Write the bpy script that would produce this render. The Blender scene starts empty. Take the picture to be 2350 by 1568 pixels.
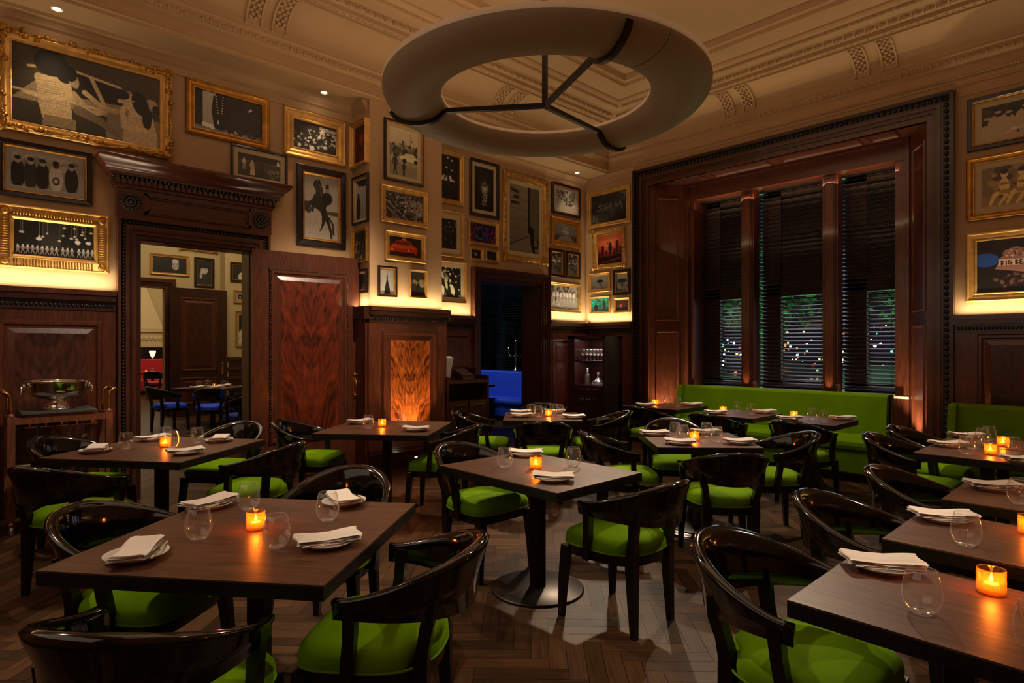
import bpy, bmesh, math, random
import numpy as np
from mathutils import Vector, Matrix
random.seed(7); np.random.seed(7)
PI = math.pi
R = math.radians
col = bpy.context.scene.collection
sc = bpy.context.scene

# ------------------------------------------------------------------ materials
def lin(c):
    return tuple((x / 12.92 if x <= .04045 else ((x + .055) / 1.055) ** 2.4) for x in c)
def rgb(r, g, b): return lin((r / 255, g / 255, b / 255)) + (1,)
MATS = {}
def new(name):
    m = bpy.data.materials.new(name); m.use_nodes = True
    nt = m.node_tree; b = nt.nodes['Principled BSDF']
    MATS[name] = m
    return m, nt, b
def N(nt, t, **k):
    n = nt.nodes.new(t)
    for a, v in k.items():
        if a in n.inputs.keys(): n.inputs[a].default_value = v
        else: setattr(n, a, v)
    return n
def L(nt, a, b): nt.links.new(a, b)
def plain(name, c, rough=.5, metal=0, spec=.5, coat=0, bump=0, bscale=80, sheen=0, var=0, vscale=4):
    m, nt, b = new(name)
    b.inputs['Base Color'].default_value = c; b.inputs['Roughness'].default_value = rough
    b.inputs['Metallic'].default_value = metal; b.inputs['Specular IOR Level'].default_value = spec
    b.inputs['Coat Weight'].default_value = coat; b.inputs['Coat Roughness'].default_value = .06
    if sheen:
        b.inputs['Sheen Weight'].default_value = sheen; b.inputs['Sheen Roughness'].default_value = .35
        b.inputs['Sheen Tint'].default_value = tuple(min(1, x * 2.2 + .05) for x in c[:3]) + (1,)
    tc = N(nt, 'ShaderNodeTexCoord')
    if bump:
        n = N(nt, 'ShaderNodeTexNoise', Scale=bscale, Detail=4.0); L(nt, tc.outputs['Object'], n.inputs['Vector'])
        bu = N(nt, 'ShaderNodeBump', Strength=bump, Distance=.01); L(nt, n.outputs['Fac'], bu.inputs['Height'])
        L(nt, bu.outputs[0], b.inputs['Normal'])
    if var:
        n = N(nt, 'ShaderNodeTexNoise', Scale=vscale, Detail=3.0); L(nt, tc.outputs['Object'], n.inputs['Vector'])
        mx = N(nt, 'ShaderNodeMixRGB', blend_type='MULTIPLY'); mx.inputs['Fac'].default_value = 1
        mx.inputs['Color1'].default_value = c
        r = N(nt, 'ShaderNodeValToRGB'); r.color_ramp.elements[0].position = .3; r.color_ramp.elements[1].position = .7
        r.color_ramp.elements[0].color = (1 - var, 1 - var, 1 - var, 1); r.color_ramp.elements[1].color = (1, 1, 1, 1)
        L(nt, n.outputs['Fac'], r.inputs[0]); L(nt, r.outputs[0], mx.inputs['Color2']); L(nt, mx.outputs[0], b.inputs['Base Color'])
    return m
def wood(name, dark, light, scale=(6, 6, .6), rough=.28, coat=.3, nscale=6, dist=1.2, bump=.05, coord='Object'):
    m, nt, b = new(name)
    tc = N(nt, 'ShaderNodeTexCoord'); mp = N(nt, 'ShaderNodeMapping'); mp.inputs['Scale'].default_value = scale
    L(nt, tc.outputs[coord], mp.inputs['Vector'])
    n = N(nt, 'ShaderNodeTexNoise', Scale=nscale, Detail=8.0, Roughness=.62, Distortion=dist); L(nt, mp.outputs[0], n.inputs['Vector'])
    n2 = N(nt, 'ShaderNodeTexNoise', Scale=nscale * 6, Detail=5.0, Roughness=.7); L(nt, mp.outputs[0], n2.inputs['Vector'])
    ad = N(nt, 'ShaderNodeMath', operation='MULTIPLY_ADD'); L(nt, n2.outputs['Fac'], ad.inputs[0]); ad.inputs[1].default_value = .45
    L(nt, n.outputs['Fac'], ad.inputs[2])
    r = N(nt, 'ShaderNodeValToRGB'); r.color_ramp.elements[0].position = .48; r.color_ramp.elements[1].position = .95
    r.color_ramp.elements[0].color = dark; r.color_ramp.elements[1].color = light
    L(nt, ad.outputs[0], r.inputs[0]); L(nt, r.outputs[0], b.inputs['Base Color'])
    b.inputs['Roughness'].default_value = rough; b.inputs['Coat Weight'].default_value = coat; b.inputs['Coat Roughness'].default_value = .15
    bu = N(nt, 'ShaderNodeBump', Strength=bump, Distance=.005); L(nt, ad.outputs[0], bu.inputs['Height']); L(nt, bu.outputs[0], b.inputs['Normal'])
    return m
def burl(name, dark, light, cx, axis=0, sc_=1.0):
    """book-matched flame mahogany: the figure mirrored about the panel's centre line"""
    m, nt, b = new(name)
    tc = N(nt, 'ShaderNodeTexCoord'); sp = N(nt, 'ShaderNodeSeparateXYZ'); L(nt, tc.outputs['Object'], sp.inputs[0])
    s = N(nt, 'ShaderNodeMath', operation='SUBTRACT'); L(nt, sp.outputs[axis], s.inputs[0]); s.inputs[1].default_value = cx
    a = N(nt, 'ShaderNodeMath', operation='ABSOLUTE'); L(nt, s.outputs[0], a.inputs[0])
    zz = N(nt, 'ShaderNodeMath', operation='MULTIPLY_ADD'); L(nt, a.outputs[0], zz.inputs[0]); zz.inputs[1].default_value = -1.3
    L(nt, sp.outputs[2], zz.inputs[2])
    cb = N(nt, 'ShaderNodeCombineXYZ'); L(nt, a.outputs[0], cb.inputs[0]); L(nt, zz.outputs[0], cb.inputs[2])
    mp = N(nt, 'ShaderNodeMapping'); mp.inputs['Scale'].default_value = (5 * sc_, 1, 1.6 * sc_); L(nt, cb.outputs[0], mp.inputs['Vector'])
    n = N(nt, 'ShaderNodeTexNoise', Scale=2.2, Detail=7.0, Roughness=.6, Distortion=1.6); L(nt, mp.outputs[0], n.inputs['Vector'])
    w = N(nt, 'ShaderNodeTexWave', wave_type='BANDS', bands_direction='Z', Scale=1.1, Distortion=9.0, Detail=4.0); w.inputs['Detail Scale'].default_value = 1.4
    L(nt, mp.outputs[0], w.inputs['Vector'])
    mu = N(nt, 'ShaderNodeMath', operation='MULTIPLY_ADD'); L(nt, w.outputs['Fac'], mu.inputs[0]); mu.inputs[1].default_value = .07
    L(nt, n.outputs['Fac'], mu.inputs[2])
    r = N(nt, 'ShaderNodeValToRGB'); r.color_ramp.elements[0].position = .38; r.color_ramp.elements[1].position = .78
    r.color_ramp.elements[0].color = dark; r.color_ramp.elements[1].color = light
    L(nt, mu.outputs[0], r.inputs[0]); L(nt, r.outputs[0], b.inputs['Base Color'])
    b.inputs['Roughness'].default_value = .3; b.inputs['Coat Weight'].default_value = .35; b.inputs['Coat Roughness'].default_value = .12
    return m
def emis(name, c, s):
    m, nt, b = new(name)
    b.inputs['Base Color'].default_value = (0, 0, 0, 1)
    b.inputs['Emission Color'].default_value = c; b.inputs['Emission Strength'].default_value = s
    return m
def thin_glass(name, tint=(1, 1, 1, 1), edge=.55, rough=.02, base=.04, lit_haze=0):
    m = bpy.data.materials.new(name); m.use_nodes = True; nt = m.node_tree; nt.nodes.clear(); MATS[name] = m
    o = N(nt, 'ShaderNodeOutputMaterial'); t = N(nt, 'ShaderNodeBsdfTransparent'); t.inputs[0].default_value = tint
    g = N(nt, 'ShaderNodeBsdfGlossy', Roughness=rough); g.inputs['Color'].default_value = (1, 1, 1, 1)
    lw = N(nt, 'ShaderNodeLayerWeight', Blend=.35); mm = N(nt, 'ShaderNodeMath', operation='MULTIPLY_ADD')
    pw = N(nt, 'ShaderNodeMath', operation='POWER'); L(nt, lw.outputs['Facing'], pw.inputs[0]); pw.inputs[1].default_value = 2.2
    L(nt, pw.outputs[0], mm.inputs[0]); mm.inputs[1].default_value = edge; mm.inputs[2].default_value = base
    x = N(nt, 'ShaderNodeMixShader'); L(nt, mm.outputs[0], x.inputs[0]); L(nt, t.outputs[0], x.inputs[1]); L(nt, g.outputs[0], x.inputs[2])
    if lit_haze:  # white translucency mixed in to imitate light caught in clear glass
        tr = N(nt, 'ShaderNodeBsdfTranslucent'); tr.inputs[0].default_value = (.95, .92, .88, 1); ms = N(nt, 'ShaderNodeMixShader'); ms.inputs[0].default_value = lit_haze
        L(nt, g.outputs[0], ms.inputs[1]); L(nt, tr.outputs[0], ms.inputs[2]); L(nt, ms.outputs[0], x.inputs[2])
    L(nt, x.outputs[0], o.inputs[0]); return m

plain('wall_paint', rgb(186, 153, 115), .85, bump=.03, bscale=160, var=.06, vscale=1.2)
plain('plaster', rgb(190, 156, 117), .8, var=.08, vscale=2)
plain('plaster_far', rgb(200, 180, 135), .85)
wood('mahogany', rgb(46, 21, 14), rgb(104, 55, 37), (7, 7, .8))
wood('mahogany_dark', rgb(30, 14, 11), rgb(68, 35, 26), (7, 7, .8), rough=.3)
wood('mahogany_h', rgb(46, 21, 14), rgb(104, 55, 37), (.8, .8, 9))
wood('walnut_trolley', rgb(72, 38, 24), rgb(130, 78, 50), (8, 8, .9), rough=.4, coat=.1)
burl('burl_left', rgb(40, 20, 16), rgb(100, 56, 44), .66)
burl('burl_leaf', rgb(46, 14, 9), rgb(128, 50, 28), 3.17)
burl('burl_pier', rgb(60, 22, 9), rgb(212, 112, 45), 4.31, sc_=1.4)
burl('burl_right', rgb(24, 9, 10), rgb(84, 32, 24), .9, axis=1)
burl('burl_far', rgb(50, 20, 14), rgb(98, 44, 28), 4.13)
plain('carving', rgb(30, 17, 15), .42, coat=.3)
plain('lacquer', rgb(9, 6, 5), .1, coat=.6, spec=.5)
plain('black_frame', rgb(15, 10, 9), .32, coat=.2)
plain('velvet_green', rgb(116, 162, 2), .9, spec=.08, sheen=.05, bump=.05, bscale=300, var=.22, vscale=7)
plain('velvet_green_dark', rgb(108, 152, 2), .9, spec=.06, sheen=.04, bump=.05, bscale=300, var=.28, vscale=3)
plain('velvet_blue', rgb(20, 70, 205), .7, sheen=.4)
plain('velvet_red', rgb(190, 40, 42), .7, sheen=.4)
wood('table_wood', rgb(52, 32, 24), rgb(110, 72, 50), (9, .7, 6), rough=.4, coat=.0, nscale=7, dist=.4, bump=.03)
MATS['table_wood'].node_tree.nodes['Principled BSDF'].inputs['Specular IOR Level'].default_value = .35
plain('table_edge', rgb(17, 12, 11), .4, coat=.1)
plain('iron', rgb(16, 13, 12), .45, metal=.3)
plain('bronze_disc', rgb(48, 38, 34), .38, metal=.7, var=.3, vscale=6)
plain('chrome', rgb(190, 180, 175), .16, metal=1)
plain('silver', rgb(250, 246, 242), .09, metal=1)
plain('steel', rgb(210, 205, 200), .22, metal=1)
plain('brass', rgb(190, 140, 66), .28, metal=1)
plain('brass_dull', rgb(170, 110, 60), .4, metal=.9)
plain('china', rgb(235, 230, 224), .25, coat=.4)
plain('linen', rgb(238, 228, 220), .9, bump=.12, bscale=220)
plain('gold', rgb(205, 146, 62), .34, metal=.75, bump=.12, bscale=60, var=.4, vscale=14)
plain('gold_bright', rgb(226, 176, 98), .36, metal=.6, bump=.12, bscale=60, var=.28, vscale=14)
plain('frame_dark', rgb(28, 14, 13), .3, coat=.35)
plain('mat_board', rgb(198, 180, 146), .9)
plain('mat_grey', rgb(165, 160, 152), .9)
plain('slate', rgb(72, 72, 68), .55, var=.2, vscale=10)
plain('ring_shade', rgb(150, 128, 102), .6, var=.07, vscale=3)
plain('ring_rim', rgb(225, 205, 178), .6)
plain('bronze_dark', rgb(38, 28, 20), .4, metal=.6)
plain('blind_slat', rgb(52, 36, 30), .32, coat=.4)
plain('blind_rail', rgb(20, 12, 11), .35)
plain('sash', rgb(70, 60, 55), .6)
plain('stone_sill', rgb(215, 205, 195), .4)
plain('terminal_white', rgb(205, 195, 185), .5)
plain('terminal_dark', rgb(60, 34, 32), .45)
plain('cab_dark', rgb(52, 22, 20), .3, coat=.3)
plain('cab_grey', rgb(58, 50, 46), .35, coat=.2)
plain('asphalt', rgb(30, 28, 28), .35)
plain('tree_leaf', rgb(12, 60, 26), .8)
plain('bark', rgb(30, 22, 16), .9)
plain('wax', rgb(245, 235, 210), .5)
plain('car_paint', rgb(60, 62, 70), .25, coat=.5)
plain('tile_dark', rgb(16, 12, 12), .3)
emis('flame', (1, .62, .22, 1), 45)
emis('bulb_warm', (1, .78, .55, 1), 26)
emis('cove', (1, .80, .55, 1), 1.6)
emis('lampglass', (1, .55, .35, 1), 2.2)
emis('led_white', (1, .96, .9, 1), 20)
thin_glass('glass', edge=1.0, base=.10, lit_haze=.16)
thin_glass('glass_base', edge=.7, base=.3, rough=.12, lit_haze=.35)
thin_glass('pane', edge=.25, base=.05)
m, nt, b = new('amber')
b.inputs['Base Color'].default_value = (1, .34, .05, 1); b.inputs['Roughness'].default_value = .08
b.inputs['Transmission Weight'].default_value = .0; b.inputs['Alpha'].default_value = 1
nt.nodes.remove(b)
o = nt.nodes['Material Output']; t = N(nt, 'ShaderNodeBsdfTransparent'); t.inputs[0].default_value = (1, .62, .26, 1)
g = N(nt, 'ShaderNodeBsdfGlossy', Roughness=.06); tl = N(nt, 'ShaderNodeBsdfTranslucent'); tl.inputs[0].default_value = (1, .42, .07, 1)
x1 = N(nt, 'ShaderNodeMixShader'); x1.inputs[0].default_value = .13; L(nt, t.outputs[0], x1.inputs[1]); L(nt, tl.outputs[0], x1.inputs[2])
x2 = N(nt, 'ShaderNodeMixShader'); lw = N(nt, 'ShaderNodeLayerWeight', Blend=.3); mm = N(nt, 'ShaderNodeMath', operation='MULTIPLY')
L(nt, lw.outputs['Facing'], mm.inputs[0]); mm.inputs[1].default_value = .5; L(nt, mm.outputs[0], x2.inputs[0])
L(nt, x1.outputs[0], x2.inputs[1]); L(nt, g.outputs[0], x2.inputs[2]); L(nt, x2.outputs[0], o.inputs[0])
# print material: reads the colours painted on the print's own grid
m, nt, b = new('print'); at = N(nt, 'ShaderNodeAttribute', attribute_name='ink'); L(nt, at.outputs['Color'], b.inputs['Base Color'])
b.inputs['Roughness'].default_value = .45; b.inputs['Coat Weight'].default_value = .12
# floor: plank tone from the mesh, grain along each plank's own UV
m, nt, b = new('oak_floor')
at = N(nt, 'ShaderNodeAttribute', attribute_name='tone'); uv = N(nt, 'ShaderNodeUVMap'); mp = N(nt, 'ShaderNodeMapping'); mp.inputs['Scale'].default_value = (3, 60, 1)
L(nt, uv.outputs[0], mp.inputs['Vector']); n = N(nt, 'ShaderNodeTexNoise', Scale=1.0, Detail=7.0, Roughness=.65, Distortion=.4); L(nt, mp.outputs[0], n.inputs['Vector'])
r = N(nt, 'ShaderNodeValToRGB'); r.color_ramp.elements[0].position = .3; r.color_ramp.elements[1].position = .75
r.color_ramp.elements[0].color = (.45, .42, .4, 1); r.color_ramp.elements[1].color = (1.25, 1.2, 1.15, 1); L(nt, n.outputs['Fac'], r.inputs[0])
mx = N(nt, 'ShaderNodeMixRGB', blend_type='MULTIPLY'); mx.inputs[0].default_value = 1; L(nt, at.outputs['Color'], mx.inputs[1]); L(nt, r.outputs[0], mx.inputs[2])
L(nt, mx.outputs[0], b.inputs['Base Color']); b.inputs['Roughness'].default_value = .42; b.inputs['Specular IOR Level'].default_value = .14
bu = N(nt, 'ShaderNodeBump', Strength=.12, Distance=.004); L(nt, n.outputs['Fac'], bu.inputs['Height']); L(nt, bu.outputs[0], b.inputs['Normal'])

# ------------------------------------------------------------------ mesh builder
class MB:
    def __init__(s): s.v = []; s.f = []; s.m = []; s.sm = []; s.mats = []
    def mi(s, name):
        if name not in s.mats: s.mats.append(name)
        return s.mats.index(name)
    def add(s, vs, fs, mat, smooth=False):
        o = len(s.v); s.v += [tuple(p) for p in vs]; k = s.mi(mat)
        for f in fs: s.f.append(tuple(i + o for i in f)); s.m.append(k); s.sm.append(smooth)
    def box(s, a, b, mat, bev=0):
        x0, y0, z0 = [min(a[i], b[i]) for i in range(3)]; x1, y1, z1 = [max(a[i], b[i]) for i in range(3)]
        if bev <= 0:
            vs = [(x0, y0, z0), (x1, y0, z0), (x1, y1, z0), (x0, y1, z0), (x0, y0, z1), (x1, y0, z1), (x1, y1, z1), (x0, y1, z1)]
            s.add(vs, [(3, 2, 1, 0), (4, 5, 6, 7), (0, 1, 5, 4), (1, 2, 6, 5), (2, 3, 7, 6), (3, 0, 4, 7)], mat)
        else:
            bm = bmesh.new(); bmesh.ops.create_cube(bm, size=1)
            for v in bm.verts: v.co = Vector(((x0 + x1) / 2 + v.co.x * (x1 - x0), (y0 + y1) / 2 + v.co.y * (y1 - y0), (z0 + z1) / 2 + v.co.z * (z1 - z0)))
            bmesh.ops.bevel(bm, geom=bm.edges[:], offset=bev, segments=2, affect='EDGES', profile=.6)
            s.bm(bm, mat)
    def bm(s, bm, mat, smooth=False):
        bm.verts.ensure_lookup_table()
        for i, v in enumerate(bm.verts): v.index = i
        s.add([v.co[:] for v in bm.verts], [[v.index for v in f.verts] for f in bm.faces], mat, smooth); bm.free()
    def obox(s, c, size, rotz, mat, bev=0):
        t = MB(); t.box((-size[0] / 2, -size[1] / 2, -size[2] / 2), (size[0] / 2, size[1] / 2, size[2] / 2), mat, bev)
        M = Matrix.Translation(c) @ Matrix.Rotation(rotz, 4, 'Z'); s.merge(t, M)
    def merge(s, t, M=None):
        o = len(s.v); s.v += [tuple((M @ Vector(p)) if M else p) for p in t.v]
        for f, k, q in zip(t.f, t.m, t.sm): s.f.append(tuple(i + o for i in f)); s.m.append(s.mi(t.mats[k])); s.sm.append(q)
    def lathe(s, prof, c, mat, n=24, smooth=True, cap=True, M=None):
        vs = []; fs = []
        for (r, z) in prof:
            for i in range(n):
                a = 2 * PI * i / n; p = Vector((r * math.cos(a), r * math.sin(a), z))
                if M: p = M @ p
                vs.append((p.x + c[0], p.y + c[1], p.z + c[2]))
        for j in range(len(prof) - 1):
            for i in range(n):
                k = (i + 1) % n; fs.append((j * n + i, j * n + k, (j + 1) * n + k, (j + 1) * n + i))
        if cap:
            if prof[0][0] > 1e-5: fs.append(tuple(range(n - 1, -1, -1)))
            if prof[-1][0] > 1e-5: fs.append(tuple((len(prof) - 1) * n + i for i in range(n)))
        s.add(vs, fs, mat, smooth)
    def tube(s, pts, rad, mat, n=10, smooth=True, square=False):
        """sweep along points; rad: number or list; square -> 4-sided"""
        pts = [Vector(p) for p in pts]; k = 4 if square else n; vs = []; fs = []
        if not isinstance(rad, (list, tuple)): rad = [rad] * len(pts)
        up0 = None
        for j, p in enumerate(pts):
            d = (pts[min(j + 1, len(pts) - 1)] - pts[max(j - 1, 0)]).normalized()
            if up0 is None: up0 = Vector((0, 0, 1)) if abs(d.z) < .9 else Vector((0, 1, 0))
            x = d.cross(up0).normalized(); y = x.cross(d).normalized(); up0 = y
            for i in range(k):
                a = 2 * PI * (i + (.5 if square else 0)) / k; r = rad[j] * (1.414 if square else 1)
                vs.append(tuple(p + x * math.cos(a) * r + y * math.sin(a) * r))
        for j in range(len(pts) - 1):
            for i in range(k):
                q = (i + 1) % k; fs.append((j * k + i, j * k + q, (j + 1) * k + q, (j + 1) * k + i))
        fs.append(tuple(range(k - 1, -1, -1))); fs.append(tuple((len(pts) - 1) * k + i for i in range(k)))
        s.add(vs, fs, mat, smooth and not square)
    def ball(s, c, r, mat, n=10, sq=(1, 1, 1)):
        prof = [(max(1e-6, math.sin(PI * i / (n // 2 + 1)) * r), -math.cos(PI * i / (n // 2 + 1)) * r) for i in range(n // 2 + 2)]
        vs = []; fs = []
        for (rr, z) in prof:
            for i in range(n):
                a = 2 * PI * i / n; vs.append((c[0] + rr * math.cos(a) * sq[0], c[1] + rr * math.sin(a) * sq[1], c[2] + z * sq[2]))
        for j in range(len(prof) - 1):
            for i in range(n):
                k = (i + 1) % n; fs.append((j * n + i, j * n + k, (j + 1) * n + k, (j + 1) * n + i))
        s.add(vs, fs, mat, True)
    def prism(s, outline, z0, z1, mat, smooth=False):
        n = len(outline); vs = [(x, y, z0) for x, y in outline] + [(x, y, z1) for x, y in outline]
        s.add(vs, [tuple(range(n - 1, -1, -1)), tuple(range(n, 2 * n))], mat)
        s.add(vs, [(i, (i + 1) % n, n + (i + 1) % n, n + i) for i in range(n)], mat, smooth)
    def build(s, name, parent=None, M=None):
        me = bpy.data.meshes.new(name); me.from_pydata(s.v, [], s.f)
        for k in s.mats: me.materials.append(MATS[k])
        me.polygons.foreach_set('material_index', s.m); me.polygons.foreach_set('use_smooth', s.sm)
        me.validate(); me.update()
        bm = bmesh.new(); bm.from_mesh(me); bmesh.ops.recalc_face_normals(bm, faces=bm.faces[:]); bm.to_mesh(me); bm.free()
        o = bpy.data.objects.new(name, me); col.objects.link(o)
        if M is not None: o.matrix_world = M
        if parent: o.parent = parent
        return o
def empty(name, loc=(0, 0, 0), rz=0):
    o = bpy.data.objects.new(name, None); o.empty_display_size = .1; col.objects.link(o)
    o.location = loc; o.rotation_euler = (0, 0, rz); return o
def tag(o, label=None, cat=None, group=None, kind=None):
    if label: o['label'] = label
    if cat: o['category'] = cat
    if group: o['group'] = group
    if kind: o['kind'] = kind
    return o
def structure(o, label=None): o['kind'] = 'structure'; o['category'] = 'structure'; o['label'] = label or o.name; return o
def copy_tree(o, parent=None):
    c = o.copy(); col.objects.link(c)
    if parent: c.parent = parent
    for ch in [q for q in KIDS.get(o.name, [])]:
        copy_child(ch, c)
    return c
KIDS = {}
def copy_child(ch, par):
    c = ch.copy(); col.objects.link(c); c.parent = par
    for g in KIDS.get(ch.name, []): copy_child(g, c)
def reg(root):
    for ch in root.children: KIDS.setdefault(root.name, []).append(ch); reg(ch)

# ------------------------------------------------------------------ room constants
W1Y, SOF, PILY, W3Y, WX = 6.95, 6.55, 6.55, 7.05, 8.45
PX0, PX1 = 3.77, 4.86
FZ = 4.54
X0, Y0 = -1.7, -1.35

def swept(mb, prof, path, mat, closed=False, smooth=False):
    """prof: (offset inward from path line, z). path: list of (x,y) with inward = left of travel"""
    n = len(path); offs = []
    for i in range(n):
        p = Vector(path[i])
        a = Vector(path[i]) - Vector(path[i - 1]) if (i > 0 or closed) else None
        b = Vector(path[(i + 1) % n]) - Vector(path[i]) if (i < n - 1 or closed) else None
        if a is None: a = b
        if b is None: b = a
        na = Vector((-a.y, a.x)).normalized(); nb = Vector((-b.y, b.x)).normalized()
        m_ = (na + nb); m_ = m_ / max(1e-6, m_.dot(na)); offs.append(m_)
    vs = []; k = len(prof)
    for i in range(n):
        for (o_, z) in prof: vs.append((path[i][0] + offs[i].x * o_, path[i][1] + offs[i].y * o_, z))
    fs = []
    for i in range(n if closed else n - 1):
        j = (i + 1) % n
        for q in range(k - 1): fs.append((i * k + q, j * k + q, j * k + q + 1, i * k + q + 1))
    if not closed:
        fs.append(tuple(range(k))); fs.append(tuple((n - 1) * k + q for q in range(k - 1, -1, -1)))
    mb.add(vs, fs, mat, smooth)

# ------------------------------------------------------------------ floor
def make_floor():
    W, m_, ang = .088, 5, R(45)
    vs = []; fs = []; tones = []; uvs = []
    ca, sa = math.cos(ang), math.sin(ang)
    def keep(x, y):
        if X0 - .1 < x < WX + .6 and Y0 - .1 < y < W3Y + .3: return True
        if .8 < x < 9.3 and W1Y < y < 15.6: return True
        return 1 < x < 9 and 15.3 < y < 26
    def plank(cx, cy, lx, ly, horiz):
        cxm, cym = (cx + lx / 2) * W, (cy + ly / 2) * W
        X, Y = cxm * ca - cym * sa + 4, cxm * sa + cym * ca + 4
        if not keep(X, Y): return
        o = len(vs); g = .0012
        for (u, v) in ((0, 0), (1, 0), (1, 1), (0, 1)):
            px, py = (cx + lx * u) * W + (g if u == 0 else -g), (cy + ly * v) * W + (g if v == 0 else -g)
            vs.append((px * ca - py * sa + 4, px * sa + py * ca + 4, 0))
        fs.append((o, o + 1, o + 2, o + 3))
        t = random.uniform(.45, 1.35); w_ = random.uniform(.94, 1.06)
        tones.append((.086 * t * w_, .044 * t, .021 * t / w_, 1))
        a = random.random() * 50; b_ = random.random() * 50
        uvs.append([(a, b_), (a + lx * W, b_), (a + lx * W, b_ + ly * W), (a, b_ + ly * W)] if horiz else [(a, b_), (a, b_ + lx * W), (a + ly * W, b_ + lx * W), (a + ly * W, b_)])
    for y in range(-220, 330):
        for t in range(-60, 60):
            x = y + 2 * m_ * t
            if abs(x) > 330: continue
            plank(x, y, m_, 1, True)
    for x in range(-330, 330):
        for t in range(-60, 60):
            y = x - 2 * m_ + 1 + 2 * m_ * t
            if abs(y) > 330: continue
            plank(x, y, 1, m_, False)
    me = bpy.data.meshes.new('floor'); me.from_pydata(vs, [], fs)
    ul = me.uv_layers.new(name='UVMap'); flat = [c for q in uvs for p in q for c in p]; ul.data.foreach_set('uv', flat)
    ca_ = me.color_attributes.new('tone', 'FLOAT_COLOR', 'CORNER'); ca_.data.foreach_set('color', [c for t in tones for _ in range(4) for c in t])
    me.materials.append(MATS['oak_floor']); me.update()
    o = bpy.data.objects.new('floor', me); col.objects.link(o); structure(o, 'dark oak herringbone floor')
    mb = MB(); mb.box((X0 - .2, Y0 - .2, -.12), (9.6, 26, -.003), 'tile_dark'); mb.build('subfloor', o)
make_floor()

# ------------------------------------------------------------------ walls
def wallbox(name, boxes, mat='wall_paint', label=None):
    mb = MB()
    for a, b in boxes: mb.box(a, b, mat)
    return structure(mb.build(name), label)
DX0, DX1, DH = 1.41, 2.50, 2.60           # doorway in the picture wall
wallbox('wall_left', [((X0, W1Y, 0), (DX0, W1Y + .2, 4.8)), ((DX1, W1Y, 0), (PX0 + .3, W1Y + .2, 4.8)), ((DX0, W1Y, DH), (DX1, W1Y + .2, 4.8)),
                      ((PX0, PILY, 0), (PX1, W1Y + .2, 4.8))], label='taupe picture wall with the big doorway')
EX0, EX1, EH = 5.93, 7.27, 2.56
wallbox('wall_back', [((PX1, W3Y, 0), (EX0, W3Y + .3, 4.8)), ((EX1, W3Y, 0), (9.0, W3Y + .3, 4.8)), ((EX0, W3Y, EH), (EX1, W3Y + .3, 4.8))], label='taupe picture wall at the back')
BY0, BY1, BH = 1.82, 5.72, 4.20
wallbox('wall_right', [((WX, Y0 - .2, 0), (WX + .12, BY0, 5.2)), ((WX, BY1, 0), (WX + .12, W3Y + .3, 5.2)), ((WX, BY0, BH), (WX + .12, BY1, 5.2))], label='dark window wall on the right')
wallbox('wall_rear', [((X0 - .2, Y0 - .2, 0), (X0, W1Y + .2, 5.2))], label='wall behind the camera')
wallbox('wall_front', [((X0 - .2, Y0 - .2, 0), (WX + .12, Y0, 5.2))], label='wall on the near side of the room')

# ------------------------------------------------------------------ ceiling
mb = MB()
rect = [(X0, Y0), (WX, Y0), (WX, SOF), (X0, SOF)]      # counter-clockwise: inward is left
prof = [(0, 5.3), (0, FZ), (.012, FZ), (.012, FZ + .03), (.03, FZ + .04), (.03, FZ + .06), (.012, FZ + .07), (.012, FZ + .17), (.03, FZ + .19), (.05, FZ + .22),
        (.065, FZ + .29), (.085, FZ + .31), (.085, FZ + .335)]
c0 = (.085, FZ + .335)
for i in range(1, 13):                                   # the cove
    a = PI / 2 * i / 12; prof.append((.09 + .33 * (1 - math.cos(a)), FZ + .345 + .27 * math.sin(a)))
zt = FZ + .615
prof += [(.42, zt - .02), (.44, zt - .02), (.44, zt + .005), (.54, zt + .005), (.54, zt - .015), (.56, zt - .015), (.56, zt + .03), (.60, zt + .045), (.67, zt + .065), (.70, zt + .09), (.72, zt + .09), (.72, zt + .06),
         (.84, zt + .06), (.84, zt + .04), (.87, zt + .045), (.94, zt + .085), (.96, zt + .11), (.96, zt + .13), (1.28, zt + .13), (1.28, zt + .115), (1.31, zt + .115), (1.31, zt + .15), (1.34, zt + .17), (1.36, zt + .17), (1.36, zt + .25)]
swept(mb, prof, rect, 'plaster', closed=True)
ins = 1.36
mb.box((X0 + ins - .01, Y0 + ins - .01, zt + .25), (WX - ins + .01, SOF - ins + .01, zt + .3), 'plaster')
# soffit strip over the recessed wall
mb.box((X0, SOF, FZ), (PX0, W1Y + .2, FZ + .3), 'plaster'); mb.box((PX1, SOF, FZ), (WX + .1, W3Y + .3, FZ + .3), 'plaster'); mb.box((PX0 - .05, SOF + .02, FZ + .1), (PX1 + .05, W3Y + .1, FZ + .3), 'plaster')
# crown mould where the wall meets the soffit
cr = [(0, FZ - .2), (.015, FZ - .2), (.015, FZ - .17), (.008, FZ - .16), (.008, FZ - .12), (.03, FZ - .1), (.03, FZ - .085), (.045, FZ - .06), (.075, FZ - .03), (.08, FZ), (0, FZ)]
swept(mb, cr, [(PX0, SOF + .05), (PX0, W1Y), (X0, W1Y)], 'plaster')
swept(mb, cr, [(WX, W3Y), (PX1, W3Y), (PX1, SOF + .03)], 'plaster')
cr2 = [(0, FZ - .17), (.012, FZ - .17), (.012, FZ - .15), (.005, FZ - .14), (.005, FZ - .06), (.02, FZ - .05), (.02, FZ - .03), (.03, FZ)]
swept(mb, cr2, [(WX, Y0), (WX, BY0 - .26)], 'plaster'); swept(mb, cr2, [(WX, BY1 + .26), (WX, W3Y)], 'plaster')
ceiling = structure(mb.build('ceiling'), 'coffered plaster ceiling with a cove')
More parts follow.
